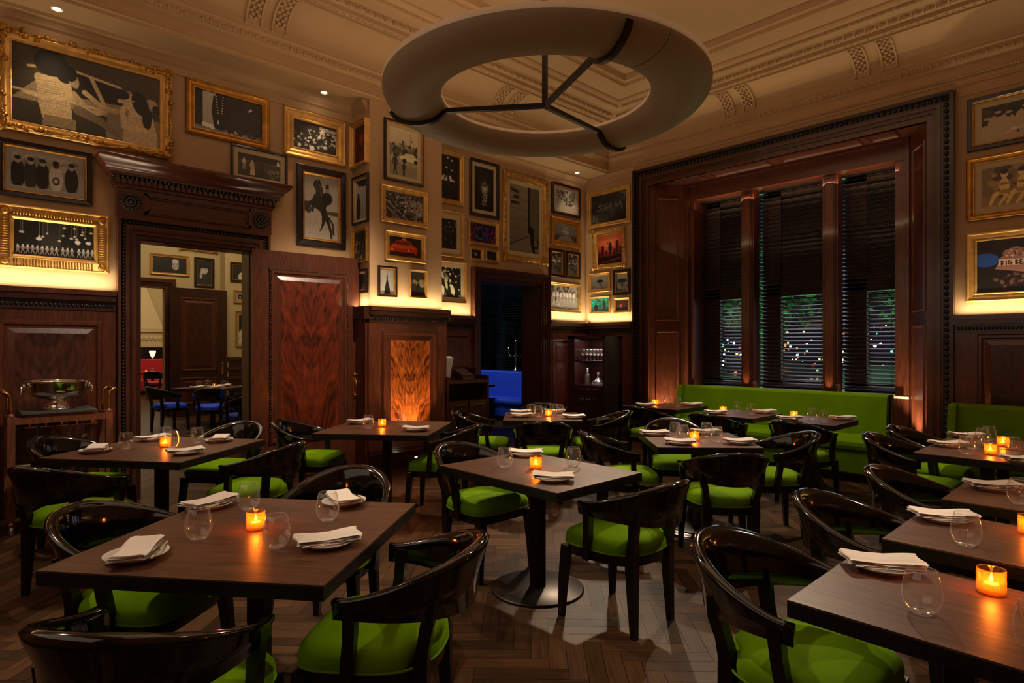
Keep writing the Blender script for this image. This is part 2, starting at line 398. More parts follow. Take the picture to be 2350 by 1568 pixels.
# carved rows on the two visible sides
def row(mb, kind, off, z, pitch, mat='plaster', x_from=0.0, y_from=-1.2):
    """one carved row along the picture-wall side (Y = SOF-off) and the window side (X = WX-off)"""
    def place(px, py, rot):
        t = MB()
        if kind == 'bead': t.ball((0, 0, 0), .011, mat, 6)
        elif kind == 'egg':
            t.ball((0, 0, 0), .036, mat, 8, sq=(.85, .7, 1)); t.box((-.056, -.012, -.035), (-.046, .01, .035), mat)
            t.tube([(-.04, -.012, .03), (-.038, -.02, -.02), (0, -.03, -.04), (.038, -.02, -.02), (.04, -.012, .03)], .006, mat, 5)
        elif kind == 'leaf':
            t.ball((0, 0, .0), .03, mat, 6, sq=(.8, .45, 1.1)); t.ball((-.028, 0, -.012), .02, mat, 6, sq=(.7, .5, 1)); t.ball((.028, 0, -.012), .02, mat, 6, sq=(.7, .5, 1))
        elif kind == 'flat':
            t.ball((0, 0, 0), .034, mat, 6, sq=(.8, 1.15, .3)); t.ball((.035, .02, 0), .02, mat, 6, sq=(1, 1, .5)); t.ball((.035, -.025, 0), .018, mat, 6, sq=(1, 1, .5))
        mb.merge(t, Matrix.Translation((px, py, z)) @ Matrix.Rotation(rot, 4, 'Z'))
    x = x_from
    while x < WX - off - pitch / 2: place(x, SOF - off, 0); x += pitch
    y = y_from
    while y < SOF - off - pitch / 2: place(WX - off, y, -PI / 2); y += pitch
mb = MB(); row(mb, 'bead', .03, FZ + .05, .032, x_from=.6); mb.build('beading', ceiling)
mb = MB(); row(mb, 'leaf', .06, FZ + .25, .075, x_from=.3); mb.build('leaf_moulding', ceiling)
mb = MB(); row(mb, 'flat', .49, zt + .003, .085, x_from=1); mb.build('scroll_band', ceiling)
mb = MB(); row(mb, 'egg', .64, zt + .05, .115, x_from=1); mb.build('egg_and_dart', ceiling)
mb = MB(); row(mb, 'leaf', .90, zt + .06, .075, x_from=1.5); mb.build('inner_leaf_moulding', ceiling)
def rib(mb, pos, side):
    def P(o_, z, w): return (pos + w, SOF - o_, z) if side == 'y' else (WX - o_, pos + w, z)
    for wa, wb, h in ((-.085, -.065, .035), (.065, .085, .035), (-.065, .065, .014)):
        vs = []; 
        for i in range(0, 13):
            a = PI / 2 * i / 12; ca, sa = math.cos(a), math.sin(a)
            o1, z1 = .09 + .33 * (1 - ca), FZ + .345 + .27 * sa
            o2, z2 = o1 + ca * h, z1 - sa * h * .9
            for w, (o_, z) in ((wa, (o1, z1)), (wa, (o2, z2)), (wb, (o2, z2)), (wb, (o1, z1))): vs.append(P(o_, z, w))
        fs = []
        for i in range(12):
            for q in range(3): fs.append((i * 4 + q, i * 4 + q + 1, i * 4 + 5 + q, i * 4 + 4 + q))
        fs.append((0, 1, 2, 3)); fs.append((51, 50, 49, 48)); mb.add(vs, fs, 'plaster')
    for i in range(2, 12):
        a = PI / 2 * i / 12; ca, sa = math.cos(a), math.sin(a)
        for w in (-.03, .03):
            p = P(.09 + .33 * (1 - ca) + ca * .022, FZ + .345 + .27 * sa - sa * .022, w + (.012 if i % 2 else -.012)); mb.ball(p, .026, 'plaster', 6, sq=(1, 1, .8))
mb = MB()
for x in (2.35, 2.62, 5.75, 6.02): rib(mb, x, 'y')
for y in (2.2, 2.5, 3.95, 4.25, 5.6, 5.88): rib(mb, y, 'x')
mb.build('cove_brackets', ceiling)

# ------------------------------------------------------------------ mahogany dado
def raised_panel(mb, x0, x1, z0, z1, burlmat, fx, d=0):
    """fx maps (u along wall, out from wall, z) to world"""
    def q(pts, mat): mb.add([fx(*p) for p in pts], [(0, 1, 2, 3)], mat)
    # moulding ring (raised, then falling to the field)
    rings = [(0, .0), (.015, .022), (.04, .022), (.055, .004), (.075, .004), (.12, .016)]
    for (i0, h0), (i1, h1) in zip(rings[:-1], rings[1:]):
        a = [(x0 + i0, h0, z0 + i0), (x1 - i0, h0, z0 + i0), (x1 - i0, h0, z1 - i0), (x0 + i0, h0, z1 - i0)]
        b_ = [(x0 + i1, h1, z0 + i1), (x1 - i1, h1, z0 + i1), (x1 - i1, h1, z1 - i1), (x0 + i1, h1, z1 - i1)]
        for k in range(4): q([a[k], a[(k + 1) % 4], b_[(k + 1) % 4], b_[k]], 'mahogany')
    i1, h1 = rings[-1]
    q([(x0 + i1, h1, z0 + i1), (x1 - i1, h1, z0 + i1), (x1 - i1, h1, z1 - i1), (x0 + i1, h1, z1 - i1)], burlmat)
def dado(name, a, b, ztop, panels, wall, base, burlmat, label, cap_path=None, skirt=True):
    """panelled dado between a and b along a wall. wall 'y': plane Y=base facing -Y ; 'x': plane X=base facing -X"""
    def fx(u, o_, z): return (u, base - .05 - o_, z) if wall == 'y' else (base - .05 - o_, u, z)
    mb = MB()
    p0, p1 = fx(a, 0, 0), fx(b, -.05, ztop - .15)
    mb.box(p0, p1, 'mahogany')
    # skirting
    if skirt:
        mb.box(fx(a, .025, 0), fx(b, 0, .2), 'mahogany_dark'); mb.box(fx(a, .035, .2), fx(b, 0, .225), 'mahogany'); mb.box(fx(a, .022, .225), fx(b, 0, .25), 'mahogany_dark'); mb.box(fx(a, .012, .25), fx(b, 0, .28), 'mahogany')
    # cap
    for o1, za, zb in ((.012, ztop - .19, ztop - .17), (.02, ztop - .12, ztop - .10), (.05, ztop - .10, ztop - .045), (.065, ztop - .045, ztop)):
        mb.box(fx(a, o1, za), fx(b, -.05, zb), 'mahogany_dark' if zb < ztop else 'mahogany')
    mb.box(fx(a, .01, ztop - .17), fx(b, -.05, ztop - .12), 'carving')
    u = a + .02
    while u < b - .01:
        c = fx(u, .014, ztop - .145); mb.ball(c, .017, 'carving', 6, sq=(.8, .8, 1.2)); u += .034
    for (u0, u1, z0, z1) in panels: raised_panel(mb, u0, u1, z0, z1, burlmat, fx)
    return structure(mb.build(name), label)
dado('trim_1', X0, 1.205, 2.05, [(.33, 1.10, .42, 1.76), (-.65, .12, .42, 1.76), (-1.6, -.85, .42, 1.76)], 'y', W1Y, 'burl_left', 'mahogany dado left of the doorway')
dado('trim_2', 2.77, PX0, 2.05, [], 'y', W1Y, 'burl_left', 'mahogany dado behind the open door leaf')
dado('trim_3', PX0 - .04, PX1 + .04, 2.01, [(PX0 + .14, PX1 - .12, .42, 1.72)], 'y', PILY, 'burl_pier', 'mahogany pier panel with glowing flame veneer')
dado('trim_4', PX1 + .02, 5.78, 1.975, [(PX1 + .12, 5.70, .42, 1.72)], 'y', W3Y, 'burl_left', 'mahogany dado right of the pier')
dado('trim_5', 7.43, WX, 1.975, [(7.5, 8.2, .42, 1.66)], 'y', W3Y, 'burl_far', 'mahogany dado right of the small doorway')
dado('trim_6', BY1 + .27, W3Y - .05, 1.94, [], 'x', WX, 'burl_far', 'mahogany dado behind the display cabinet')
dado('trim_7', Y0, BY0 - .25, 1.87, [(.35, 1.36, .42, 1.66), (-.95, .2, .42, 1.66)], 'x', WX, 'burl_right', 'mahogany dado right of the window')
mb = MB(); mb.box((PX0 - .07, PILY - .02, 0), (PX0, W1Y, 1.88), 'mahogany'); mb.box((PX0 - .11, PILY - .07, 1.86), (PX0, W1Y, 2.01), 'mahogany_dark')
mb.box((PX1, PILY - .02, 0), (PX1 + .06, W3Y, 1.86), 'mahogany'); mb.box((PX1, PILY - .07, 1.86), (PX1 + .1, W3Y, 2.01), 'mahogany_dark')
structure(mb.build('trim_8'), 'mahogany returns at the sides of the pier')

# ------------------------------------------------------------------ doorway 1 with entablature and leaf
def frame_rect(mb, x0, x1, z0, z1, steps, fx, feet=True):
    """door/window architrave: steps = [(inner_offset, outer_offset, projection, mat)] measured outward from the opening"""
    for i0, i1, h, mat in steps:
        mb.box(fx(x0 - i1, 0, z0), fx(x0 - i0, h, z1 + i1), mat); mb.box(fx(x1 + i0, 0, z0), fx(x1 + i1, h, z1 + i1), mat)
        mb.box(fx(x0 - i0, 0, z1 + i0), fx(x1 + i0, h, z1 + i1), mat)
door1 = structure(empty('door_1'), 'tall mahogany doorway with entablature and open leaf')
fy = lambda u, o_, z: (u, W1Y - o_, z)
mb = MB()
frame_rect(mb, DX0, DX1, 0, DH, [(-.01, .03, .04, 'mahogany_dark'), (.03, .065, .06, 'mahogany'), (.065, .085, .075, 'mahogany_dark'), (.085, .12, .06, 'mahogany'), (.12, .165, .05, 'carving'), (.165, .19, .095, 'mahogany')], fy)
for z in np.arange(.02, DH + .13, .034):
    for x in (DX0 - .142, DX1 + .142): mb.ball((x, W1Y - .055, z), .018, 'carving', 6)
for x in np.arange(DX0 - .12, DX1 + .13, .034): mb.ball((x, W1Y - .055, DH + .142), .018, 'carving', 6)
# jamb lining
mb.box((DX0 - .01, W1Y, 0), (DX0 + .02, W1Y + .22, DH), 'mahogany'); mb.box((DX1 - .02, W1Y, 0), (DX1 + .01, W1Y + .22, DH), 'mahogany'); mb.box((DX0, W1Y, DH - .02), (DX1, W1Y + .22, DH + .01), 'mahogany')
mb.build('architrave', door1)
mb = MB(); ex0, ex1 = DX0 - .2, DX1 + .2
mb.box(fy(ex0, 0, DH + .19), fy(ex1, .09, DH + .47), 'mahogany_h')
xa, xb = ex0 + .23, ex1 - .23
for i0, h in ((0, .11), (.012, .12), (.03, .105)):
    mb.box(fy(xa + i0, .09, DH + .23 + i0), fy(xb - i0, h, DH + .25 + i0), 'mahogany'); mb.box(fy(xa + i0, .09, DH + .42 - i0), fy(xb - i0, h, DH + .44 - i0), 'mahogany')
    mb.box(fy(xa + i0, .09, DH + .23 + i0), fy(xa + i0 + .02, h, DH + .44 - i0), 'mahogany'); mb.box(fy(xb - i0 - .02, .09, DH + .23 + i0), fy(xb - i0, h, DH + .44 - i0), 'mahogany')
mb.build('frieze_board', door1)
mb = MB()                                               # carved rosettes
for cx in (ex0 + .115, ex1 - .115):
    c = fy(cx, .095, DH + .335)
    for k in range(14):
        a = 2 * PI * k / 14; mb.ball((c[0] + .07 * math.cos(a), c[1], c[2] + .07 * math.sin(a)), .025, 'carving', 6, sq=(1, .5, 1))
        mb.ball((c[0] + .035 * math.cos(a + .2), c[1] - .008, c[2] + .035 * math.sin(a + .2)), .017, 'carving', 6, sq=(1, .6, 1))
    mb.ball((c[0], c[1] - .01, c[2]), .02, 'carving', 8)
mb.build('rosettes', door1)
mb = MB()
for o1, e, za, zb, mt in ((.11, .02, .47, .50, 'mahogany'), (.125, .035, .50, .545, 'mahogany_dark'), (.16, .07, .575, .60, 'mahogany')):
    mb.box(fy(ex0 - e, 0, DH + za), fy(ex1 + e, o1, DH + zb), mt)
prof2 = [(0, DH + .60), (.17, DH + .60), (.18, DH + .62), (.2, DH + .63), (.2, DH + .645), (.23, DH + .665), (.26, DH + .70), (.27, DH + .72), (.27, DH + .74), (0, DH + .74)]
e0, e1 = ex0 + .1, ex1 - .1
pv = []
for (o_, z) in prof2: pv.append((e0 - o_ + .0, W1Y - o_, z))
k = len(prof2); vs = [(e0 - max(0, o_ - .0), W1Y, z) for o_, z in prof2] + [(e0 - o_, W1Y - o_, z) for o_, z in prof2] + [(e1 + o_, W1Y - o_, z) for o_, z in prof2] + [(e1 + o_, W1Y, z) for o_, z in prof2]
fs = []
for s_ in range(3):
    for q in range(k - 1): fs.append((s_ * k + q, (s_ + 1) * k + q, (s_ + 1) * k + q + 1, s_ * k + q + 1))
mb.add(vs, fs, 'mahogany_h', True)
mb.build('cornice', door1)
mb = MB()
for x in np.arange(ex0 - .02, ex1 + .02, .052): mb.box(fy(x, .12, DH + .505), fy(x + .032, .15, DH + .545), 'mahogany')
for x in np.arange(ex0 - .04, ex1 + .04, .04): mb.ball(fy(x, .15, DH + .562), .019, 'carving', 6, sq=(.8, 1, .9))
mb.build('dentils', door1)
# leaf, swung open flat against the wall
Lw = 1.27
def door_leaf(Lw, H, burlm, panels):
    mb = MB(); mb.box((0, 0, .012), (Lw, .055, H), 'mahogany')
    def fx(u, o_, z): return (u, -o_, z)
    for (u0, u1, z0, z1) in panels:
        raised_panel(mb, u0, u1, z0, z1, burlm, fx)
        for z in np.arange(z0, z1, .028):
            for u in (u0 + .005, u1 - .005): mb.ball((u, -.012, z), .012, 'carving', 6)
        for u in np.arange(u0, u1, .028):
            for z in (z0 + .005, z1 - .005): mb.ball((u, -.012, z), .012, 'carving', 6)
    return mb
leaf = door_leaf(Lw, 2.61, 'burl_leaf_local', [(.19, Lw - .16, .42, 2.40)]) if False else None
burl('burl_leaf_local', rgb(48, 15, 9), rgb(135, 54, 30), Lw / 2 + .02)
mb = door_leaf(Lw, 2.61, 'burl_leaf_local', [(.19, Lw - .16, .42, 2.40)])
leaf = mb.build('leaf', door1); leaf.location = (2.485, W1Y - .09, 0); leaf.rotation_euler = (0, 0, R(-4.5))
mb = MB()                                               # brass push plate with pointed ends
hx = Lw - .065
mb.box((hx - .03, -.012, .93), (hx + .03, 0, 1.17), 'brass_dull', .003)
for s_, z in ((1, 1.17), (-1, .93)):
    mb.lathe([(.026, 0), (.02, .012), (.012, .022), (.014, .032), (.003, .05)], (hx, -.008, z), 'brass_dull', 10, M=Matrix.Scale(s_, 4, (0, 0, 1)))
mb.tube([(hx, -.01, .98), (hx, -.045, 1.0), (hx, -.045, 1.1), (hx, -.01, 1.12)], .008, 'brass_dull', 8)
mb.build('door_handle', leaf)

# doorway 2 in the back wall
door2 = structure(empty('door_2'), 'small mahogany doorway to the blue room')
f3 = lambda u, o_, z: (u, W3Y - o_, z)
mb = MB()
frame_rect(mb, EX0, EX1, 0, EH, [(-.01, .03, .03, 'mahogany_dark'), (.03, .07, .05, 'mahogany'), (.07, .11, .065, 'mahogany_dark'), (.11, .14, .075, 'mahogany'), (.14, .165, .1, 'mahogany')], f3)
mb.box((EX0 - .01, W3Y, 0), (EX0 + .03, W3Y + .42, EH), 'mahogany'); mb.box((EX1 - .03, W3Y, 0), (EX1 + .01, W3Y + .42, EH), 'mahogany'); mb.box((EX0, W3Y, EH - .03), (EX1, W3Y + .42, EH + .01), 'mahogany')
mb.build('architrave', door2)

# ------------------------------------------------------------------ big window bay
win = structure(empty('window_1'), 'deep mahogany window bay')
fw = lambda u, o_, z: (WX - o_, u, z)
mb = MB()
frame_rect(mb, BY0, BY1, 0, BH, [(-.02, .04, .03, 'mahogany'), (.04, .09, .05, 'mahogany_dark'), (.09, .12, .07, 'mahogany'), (.12, .145, .055, 'mahogany_dark'), (.145, .21, .05, 'carving'), (.21, .25, .1, 'mahogany_dark')], fw)
for z in np.arange(.03, BH + .18, .07):
    for y in (BY0 - .178, BY1 + .178): mb.ball((WX - .06, y, z), .026, 'carving', 8, sq=(.8, 1, 1))
for y in np.arange(BY0 - .14, BY1 + .15, .06): mb.ball((WX - .06, y, BH + .178), .026, 'carving', 8, sq=(.8, .8, 1))
for y in np.arange(BY0 - .2, BY1 + .2, .03): mb.ball((WX - .075, y, BH + .215), .01, 'carving', 5)
mb.build('architrave', win)
BX, CY0, CY1 = 8.95, 2.14, 5.33
mb = MB()
def quad(a, b, c, d, mat): mb.add([a, b, c, d], [(0, 1, 2, 3)], mat)
def panel_on_plane(o_, ux, uy, nrm, u0, u1, z0, z1, mat):
    """framed sunk panel on an arbitrary plane"""
    o_, ux, uy, nrm = Vector(o_), Vector(ux).normalized(), Vector(uy), Vector(nrm).normalized()
    def P(u, z, h): return tuple(o_ + ux * u + uy * z + nrm * h)
    rings = [(0, .0), (.01, .018), (.03, .018), (.045, .002)]
    for (i0, h0), (i1, h1) in zip(rings[:-1], rings[1:]):
        A = [P(u0 + i0, z0 + i0, h0), P(u1 - i0, z0 + i0, h0), P(u1 - i0, z1 - i0, h0), P(u0 + i0, z1 - i0, h0)]
        B = [P(u0 + i1, z0 + i1, h1), P(u1 - i1, z0 + i1, h1), P(u1 - i1, z1 - i1, h1), P(u0 + i1, z1 - i1, h1)]
        for k in range(4): mb.add([A[k], A[(k + 1) % 4], B[(k + 1) % 4], B[k]], [(0, 1, 2, 3)], mat)
    mb.add([P(u0 + .045, z0 + .045, .002), P(u1 - .045, z0 + .045, .002), P(u1 - .045, z1 - .045, .002), P(u0 + .045, z1 - .045, .002)], [(0, 1, 2, 3)], 'mahogany')
for ya, yb, s_ in ((BY1, CY1, -1), (BY0, CY0, 1)):
    quad((WX, ya, 0), (BX, yb, 0), (BX, yb, BH), (WX, ya, BH), 'mahogany')
    d = Vector((BX - WX, yb - ya, 0)); ln = d.length; n_ = Vector((d.y, -d.x, 0)) * (1 if s_ == -1 else -1)
    for z0, z1 in ((.3, 1.8), (1.95, 4.0)): panel_on_plane((WX, ya, 0), d, (0, 0, 1), n_, .12, ln - .1, z0, z1, 'mahogany')
    # square return and jamb of the inner frame
    mb.box((BX - .02, min(yb, yb + .06 * s_), 0), (BX + .12, max(yb, yb + .06 * s_), BH), 'mahogany')
    yb2 = yb + .13 * s_ if s_ == -1 else yb + .17
    mb.box((BX + .04, min(yb, yb2), 0), (BX + .14, max(yb, yb2), BH), 'mahogany'); mb.box((BX + .14, min(yb2, yb2 - .04 * s_), 0), (9.45, max(yb2, yb2 - .04 * s_), BH), 'mahogany')
quad((WX, BY0, BH), (WX, BY1, BH), (BX, CY1, BH), (BX, CY0, BH), 'mahogany_h')
for y0, y1 in ((2.2, 2.55), (2.62, 3.7), (3.82, 4.75), (4.85, 5.3)): panel_on_plane((WX + .1, 0, BH), (0, 1, 0), (1, 0, 0), (0, 0, -1), y0, y1, 0, .3, 'mahogany_h')
mb.box((BX - .03, CY0, BH - .04), (BX + .02, CY1, BH), 'mahogany_h')
mb.box((BX, CY0, 3.93), (BX + .12, CY1, BH), 'mahogany_h'); mb.box((BX + .12, CY0, 3.93), (9.45, CY1, 3.99), 'mahogany_h')
mb.box((BX + .02, CY0 - .1, 0), (BX + .12, CY1 + .1, .86), 'mahogany'); mb.build('reveals', win)
mb = MB(); mb.box((BX - .03, CY0, .855), (9.5, CY1, .885), 'stone_sill', .004); mb.build('sill', win)
for y in (3.11, 4.30):
    mb = MB(); mb.box((9.02, y - .1, .885), (9.2, y + .1, 3.95), 'mahogany'); mb.box((8.99, y - .075, .93), (9.02, y + .075, 3.9), 'mahogany_dark'); mb.box((8.975, y - .05, .95), (8.99, y + .05, 3.86), 'mahogany')
    mb.box((8.98, y - .09, 1.02), (9.03, y + .09, 1.05), 'mahogany_dark'); mb.build('mullion', win)
SX = 9.42
mb = MB()
for y0, y1 in ((2.3, 3.05), (3.17, 4.24), (4.36, 5.24)):
    mb.box((SX, y0, .88), (SX + .07, y0 + .12, 3.99), 'sash'); mb.box((SX, y1 - .28, .88), (SX + .07, y1, 3.99), 'sash'); mb.box((SX, y0, .88), (SX + .07, y1, 1.0), 'sash')
    mb.box((SX, y0, 2.3), (SX + .07, y1, 2.48), 'sash'); mb.box((SX - .03, y0, 2.48), (SX + .07, y1, 2.5), 'stone_sill'); mb.box((SX + .02, y0, 2.5), (SX + .06, y1, 3.9), 'blind_rail'); mb.box((SX, y0, 3.85), (SX + .07, y1, 3.99), 'sash')
mb.build('sashes', win)
for y0, y1 in ((2.3, 3.05), (3.17, 4.24), (4.36, 5.24)):
    mb = MB(); mb.box((SX + .03, y0 + .1, .98), (SX + .036, y1 - .26, 2.32), 'pane'); mb.build('glass_pane', win)
# venetian blinds
def blind(y0, y1, label):
    t = tag(empty('venetian_blind', (9.27, (y0 + y1) / 2, .9)), label, 'blind', 'venetian blinds in the big window'); w = y1 - y0
    mb = MB(); z = .07; k = 0
    while z < 3.0:
        a = R(24); dx, dz = .025 * math.cos(a), .025 * math.sin(a)
        vs = [(-dx, -w / 2, z - dz), (0, -w / 2, z + .003), (dx, -w / 2, z + dz), (dx, w / 2, z + dz), (0, w / 2, z + .003), (-dx, w / 2, z - dz)]
        vs2 = [(x, y, zz - .003) for x, y, zz in vs]
        mb.add(vs + vs2, [(0, 1, 4, 5), (1, 2, 3, 4), (11, 10, 7, 6), (10, 9, 8, 7), (0, 6, 7, 1), (1, 7, 8, 2), (5, 4, 10, 11), (4, 3, 9, 10), (0, 5, 11, 6), (2, 8, 9, 3)], 'blind_slat'); z += .058
    mb.build('slats', t)
    mb = MB(); mb.box((-.03, -w / 2, .02), (.03, w / 2, .045), 'blind_rail'); mb.build('bottom_rail', t)
    mb = MB(); mb.box((-.035, -w / 2, 3.0), (.035, w / 2, 3.06), 'blind_rail'); mb.build('head_rail', t)
    mb = MB()
    for f_ in (.12, .5, .88):
        for x in (-.027, .027): mb.tube([(x, -w / 2 + w * f_, .03), (x, -w / 2 + w * f_, 3.0)], .0018, 'blind_rail', 5)
    mb.build('cords', t)
blind(4.37, 5.22, 'dark slatted venetian blind in the left bay of the window')
blind(3.18, 4.22, 'dark slatted venetian blind in the wide middle bay of the window')
blind(2.33, 3.03, 'dark slatted venetian blind in the right bay of the window')

# ------------------------------------------------------------------ night street outside
mb = MB(); mb.box((9.8, -60, -.6), (120, 60, -.5), 'asphalt'); tag(mb.build('street'), kind='structure'); 
bpy.data.objects['street'].name = 'floor_street'; structure(bpy.data.objects['floor_street'], 'night street beyond the window')
emis('lamp_white', (1, .93, .85, 1), 9); emis('lamp_red', (1, .08, .03, 1), 4); emis('lamp_amber', (1, .45, .1, 1), 4); emis('lamp_blue', (.35, .5, 1, 1), 5); emis('lamp_green', (.1, 1, .5, 1), 3)
def car(x, y, label, face=1, c='car_paint'):
    t = tag(empty('car', (x, y, -.5)), label, 'car', 'cars in the street at night')
    mb = MB(); pr = [(-2.1, .35), (-2.15, .75), (-1.2, .92), (-.7, 1.35), (.7, 1.38), (1.3, .95), (2.1, .85), (2.15, .35)]
    vs = [(-.85, u, z) for u, z in pr] + [(.85, u, z) for u, z in pr]; n = len(pr)
    mb.add(vs, [tuple(range(n)), tuple(range(2 * n - 1, n - 1, -1))] + [(i, (i + 1) % n, n + (i + 1) % n, n + i) for i in range(n)], c); mb.build('body', t)
    for yy in (-1.3, 1.3):
        for xx in (-.85, .85):
            mb = MB(); mb.lathe([(.33, -.1), (.33, .1)], (xx, yy, .33), 'asphalt', 14, M=Matrix.Rotation(PI / 2, 4, 'Y')); mb.build('wheel', t)
    for xx in (-.6, .6):
        mb = MB(); mb.ball((xx, 2.16 * face, .65), .10, 'lamp_white', 8); mb.build('headlight', t)
        mb = MB(); mb.ball((xx, -2.16 * face, .7), .1, 'lamp_red', 8); mb.build('tail_light', t)
    return t
for i, (x, y, f_) in enumerate(((23.5, 6.6, -1), (23.5, 13.6, -1), (31, 13, -1), (30, 7.2, -1), (38, 18.5, -1), (26, 18.5, -1))):
    o_ = car(x, y, 'dark car with bright lamps behind the blinds, %s' % ['nearest one', 'second from the left', 'one behind the middle bay', 'farthest right one', 'small one in the distance', 'leftmost one'][i], f_)
    o_.rotation_euler = (0, 0, R([20, 35, 25, 15, 40, 30][i]))
mb = MB(); rr = random.Random(3)
for i in range(230):
    x = rr.uniform(34, 75); y = x * rr.uniform(.26, .62); z = 1.45 + (rr.uniform(-.045, .012) if i % 5 else rr.uniform(.0, .035)) * x
    mb.ball((x, y, max(z, -.42)), rr.uniform(.03, .10) * x / 45, rr.choice(['lamp_white', 'lamp_red', 'lamp_amber', 'lamp_blue', 'lamp_green', 'lamp_amber', 'lamp_white']), 6)
tag(mb.build('city_lights'), 'scattered coloured city lights far behind the blinds', 'lights', kind='stuff')
def tree(x, y, h, label):
    t = tag(empty('tree', (x, y, -.5)), label, 'tree', 'trees outside the window')
    mb = MB(); mb.tube([(0, 0, 0), (.1, 0, h * .3), (0, .1, h * .6)], [.22, .17, .1], 'bark', 8); mb.build('trunk', t)
    mb = MB(); rr = random.Random(int(x * 10 + y))
    for i in range(1500):
        a, b_ = rr.uniform(0, 2 * PI), rr.uniform(-1, 1); rad = h * .42 * rr.uniform(.5, 1); q = math.sqrt(1 - b_ * b_)
        p = Vector((rad * q * math.cos(a), rad * q * math.sin(a), h * .74 + rad * b_ * .75)); s_ = rr.uniform(.07, .17)
        d1 = Vector((rr.uniform(-1, 1), rr.uniform(-1, 1), rr.uniform(-1, 1))).normalized() * s_; d2 = Vector((rr.uniform(-1, 1), rr.uniform(-1, 1), rr.uniform(-1, 1))).normalized() * s_
        mb.add([p, p + d1, p + d1 + d2, p + d2], [(0, 1, 2, 3)], 'tree_leaf')
    mb.build('foliage', t)
tree(20, 4.1, 5.6, 'green-lit tree outside the right bay of the window'); tree(20, 9.0, 5.6, 'dark green tree outside the middle bay of the window'); tree(20, 13.9, 5.6, 'dark green tree outside the left bay of the window')

# ------------------------------------------------------------------ dining chair
def superell(w, yf, yr, n=48):
    pts = []
    for i in range(n):
        a = 2 * PI * i / n; c, s_ = math.cos(a), math.sin(a)
        if s_ >= 0: e = .42; x = w * abs(c) ** e * (1 if c >= 0 else -1); y = yf * abs(s_) ** e
        else: e = .82; x = w * abs(c) ** e * (1 if c >= 0 else -1); y = -yr * abs(s_) ** e
        if s_ >= 0: x *= 1 + .03 * y / yf
        pts.append((x, y))
    return pts
def make_chair(velvet='velvet_green'):
    t = empty('dining_chair')
    base = superell(.242, .235, .25)
    mb = MB(); inner = [(x * .96, y * .96) for x, y in base]; mb.prism(inner, .365, .425, 'black_frame'); mb.build('seat_frame', t)
    n = len(base); rings = [(.985, .418, 0), (1.005, .432, 0), (1.012, .452, 0), (.995, .472, 0), (.95, .487, 0), (.86, .499, 0), (.7, .508, 0), (.45, .513, 0), (.2, .515, 0)]
    vs = []; notch = [(-.17, -.205), (.17, -.205), (-.252, .01), (.252, .01)]
    for k, z, _ in rings:
        for x, y in base:
            X, Y = x * k, y * k
            if k > .8:                                  # cushion pulled in where the posts pass
                for nx, ny in notch[:2]:
                    d = math.hypot(X - nx, Y - ny)
                    if d < .06: f_ = (1 - d / .06) * .11; X *= 1 - f_; Y *= 1 - f_
            vs.append((X, Y, z))
    fs = [(j * n + i, j * n + (i + 1) % n, (j + 1) * n + (i + 1) % n, (j + 1) * n + i) for j in range(len(rings) - 1) for i in range(n)]
    fs.append(tuple((len(rings) - 1) * n + i for i in range(n))); fs.append(tuple(range(n - 1, -1, -1)))
    mb = MB(); mb.add(vs, fs, velvet, True); cush = mb.build('seat_cushion', t)
    mb = MB(); mb.tube([(x * 1.005, y * 1.005, .424) for x, y in base] + [(base[0][0] * 1.005, base[0][1] * 1.005, .424)], .005, velvet, 6); mb.build('piping', cush)
    for s_ in (-1, 1):
        mb = MB(); mb.tube([(s_ * .212, .20, .40), (s_ * .226, .215, .2), (s_ * .232, .223, 0)], [.025, .021, .015], 'black_frame', square=True); mb.build('leg', t)
    for s_ in (-1, 1):                                   # rear leg runs up as the stile carrying the back
        mb = MB(); mb.tube([(s_ * .17, -.225, 0), (s_ * .168, -.215, .2), (s_ * .166, -.208, .38), (s_ * .167, -.212, .46), (s_ * .174, -.224, .52), (s_ * .190, -.240, .59), (s_ * .196, -.246, .66)],
                           [.016, .022, .027, .024, .021, .022, .02], 'black_frame', square=True); mb.build('leg', t)
        mb = MB(); mb.tube([(s_ * .246, .03, .37), (s_ * .252, .018, .45), (s_ * .264, .004, .56), (s_ * .272, .0, .63), (s_ * .275, -.002, .672)], [.019, .02, .02, .021, .02], 'black_frame', square=True); mb.build('arm_post', t)
    # sculpted horseshoe back
    mb = MB(); S = 40; vs = []; sec = 10
    for j in range(S + 1):
        th = PI * (-.03 + 1.06 * j / S); c, s_ = math.cos(th), max(0.0, math.sin(th)); sm = s_ ** 1.35
        rx, ry = .275, .365
        x, y = rx * c, -ry * math.sin(th) + .02
        nrm = Vector((c / rx, -math.sin(th) / ry)).normalized()
        zt_ = .688 + .135 * sm; zb = .585 + .034 * (1 - sm)
        
        th_ = .013 + .006 * sm; lean = .035 * sm
        H = zt_ - zb
        prof_ = [(-th_, 0), (-th_ * .9 - .002, .3 * H), (-th_ * .8, .62 * H), (-th_ * .9 , .86 * H), (-th_ * .4, .97 * H), (th_ * .8, 1.0 * H), (th_ * 1.9, .95 * H), (th_ * 1.9, .84 * H), (th_ * 1.1, .5 * H), (th_, 0)]
        for (o_, h) in prof_:
            f_ = (h / H) ** 1.6; oo = o_ + lean * f_
            vs.append((x + nrm.x * oo, y + nrm.y * oo, zb + h))
    fs = [(j * sec + q, (j + 1) * sec + q, (j + 1) * sec + (q + 1) % sec, j * sec + (q + 1) % sec) for j in range(S) for q in range(sec)]
    fs.append(tuple(range(sec))); fs.append(tuple(S * sec + q for q in range(sec - 1, -1, -1)))
    mb.add(vs, fs, 'lacquer', True); mb.build('backrest', t)
    reg(t); return t
green = make_chair(); used = [False]
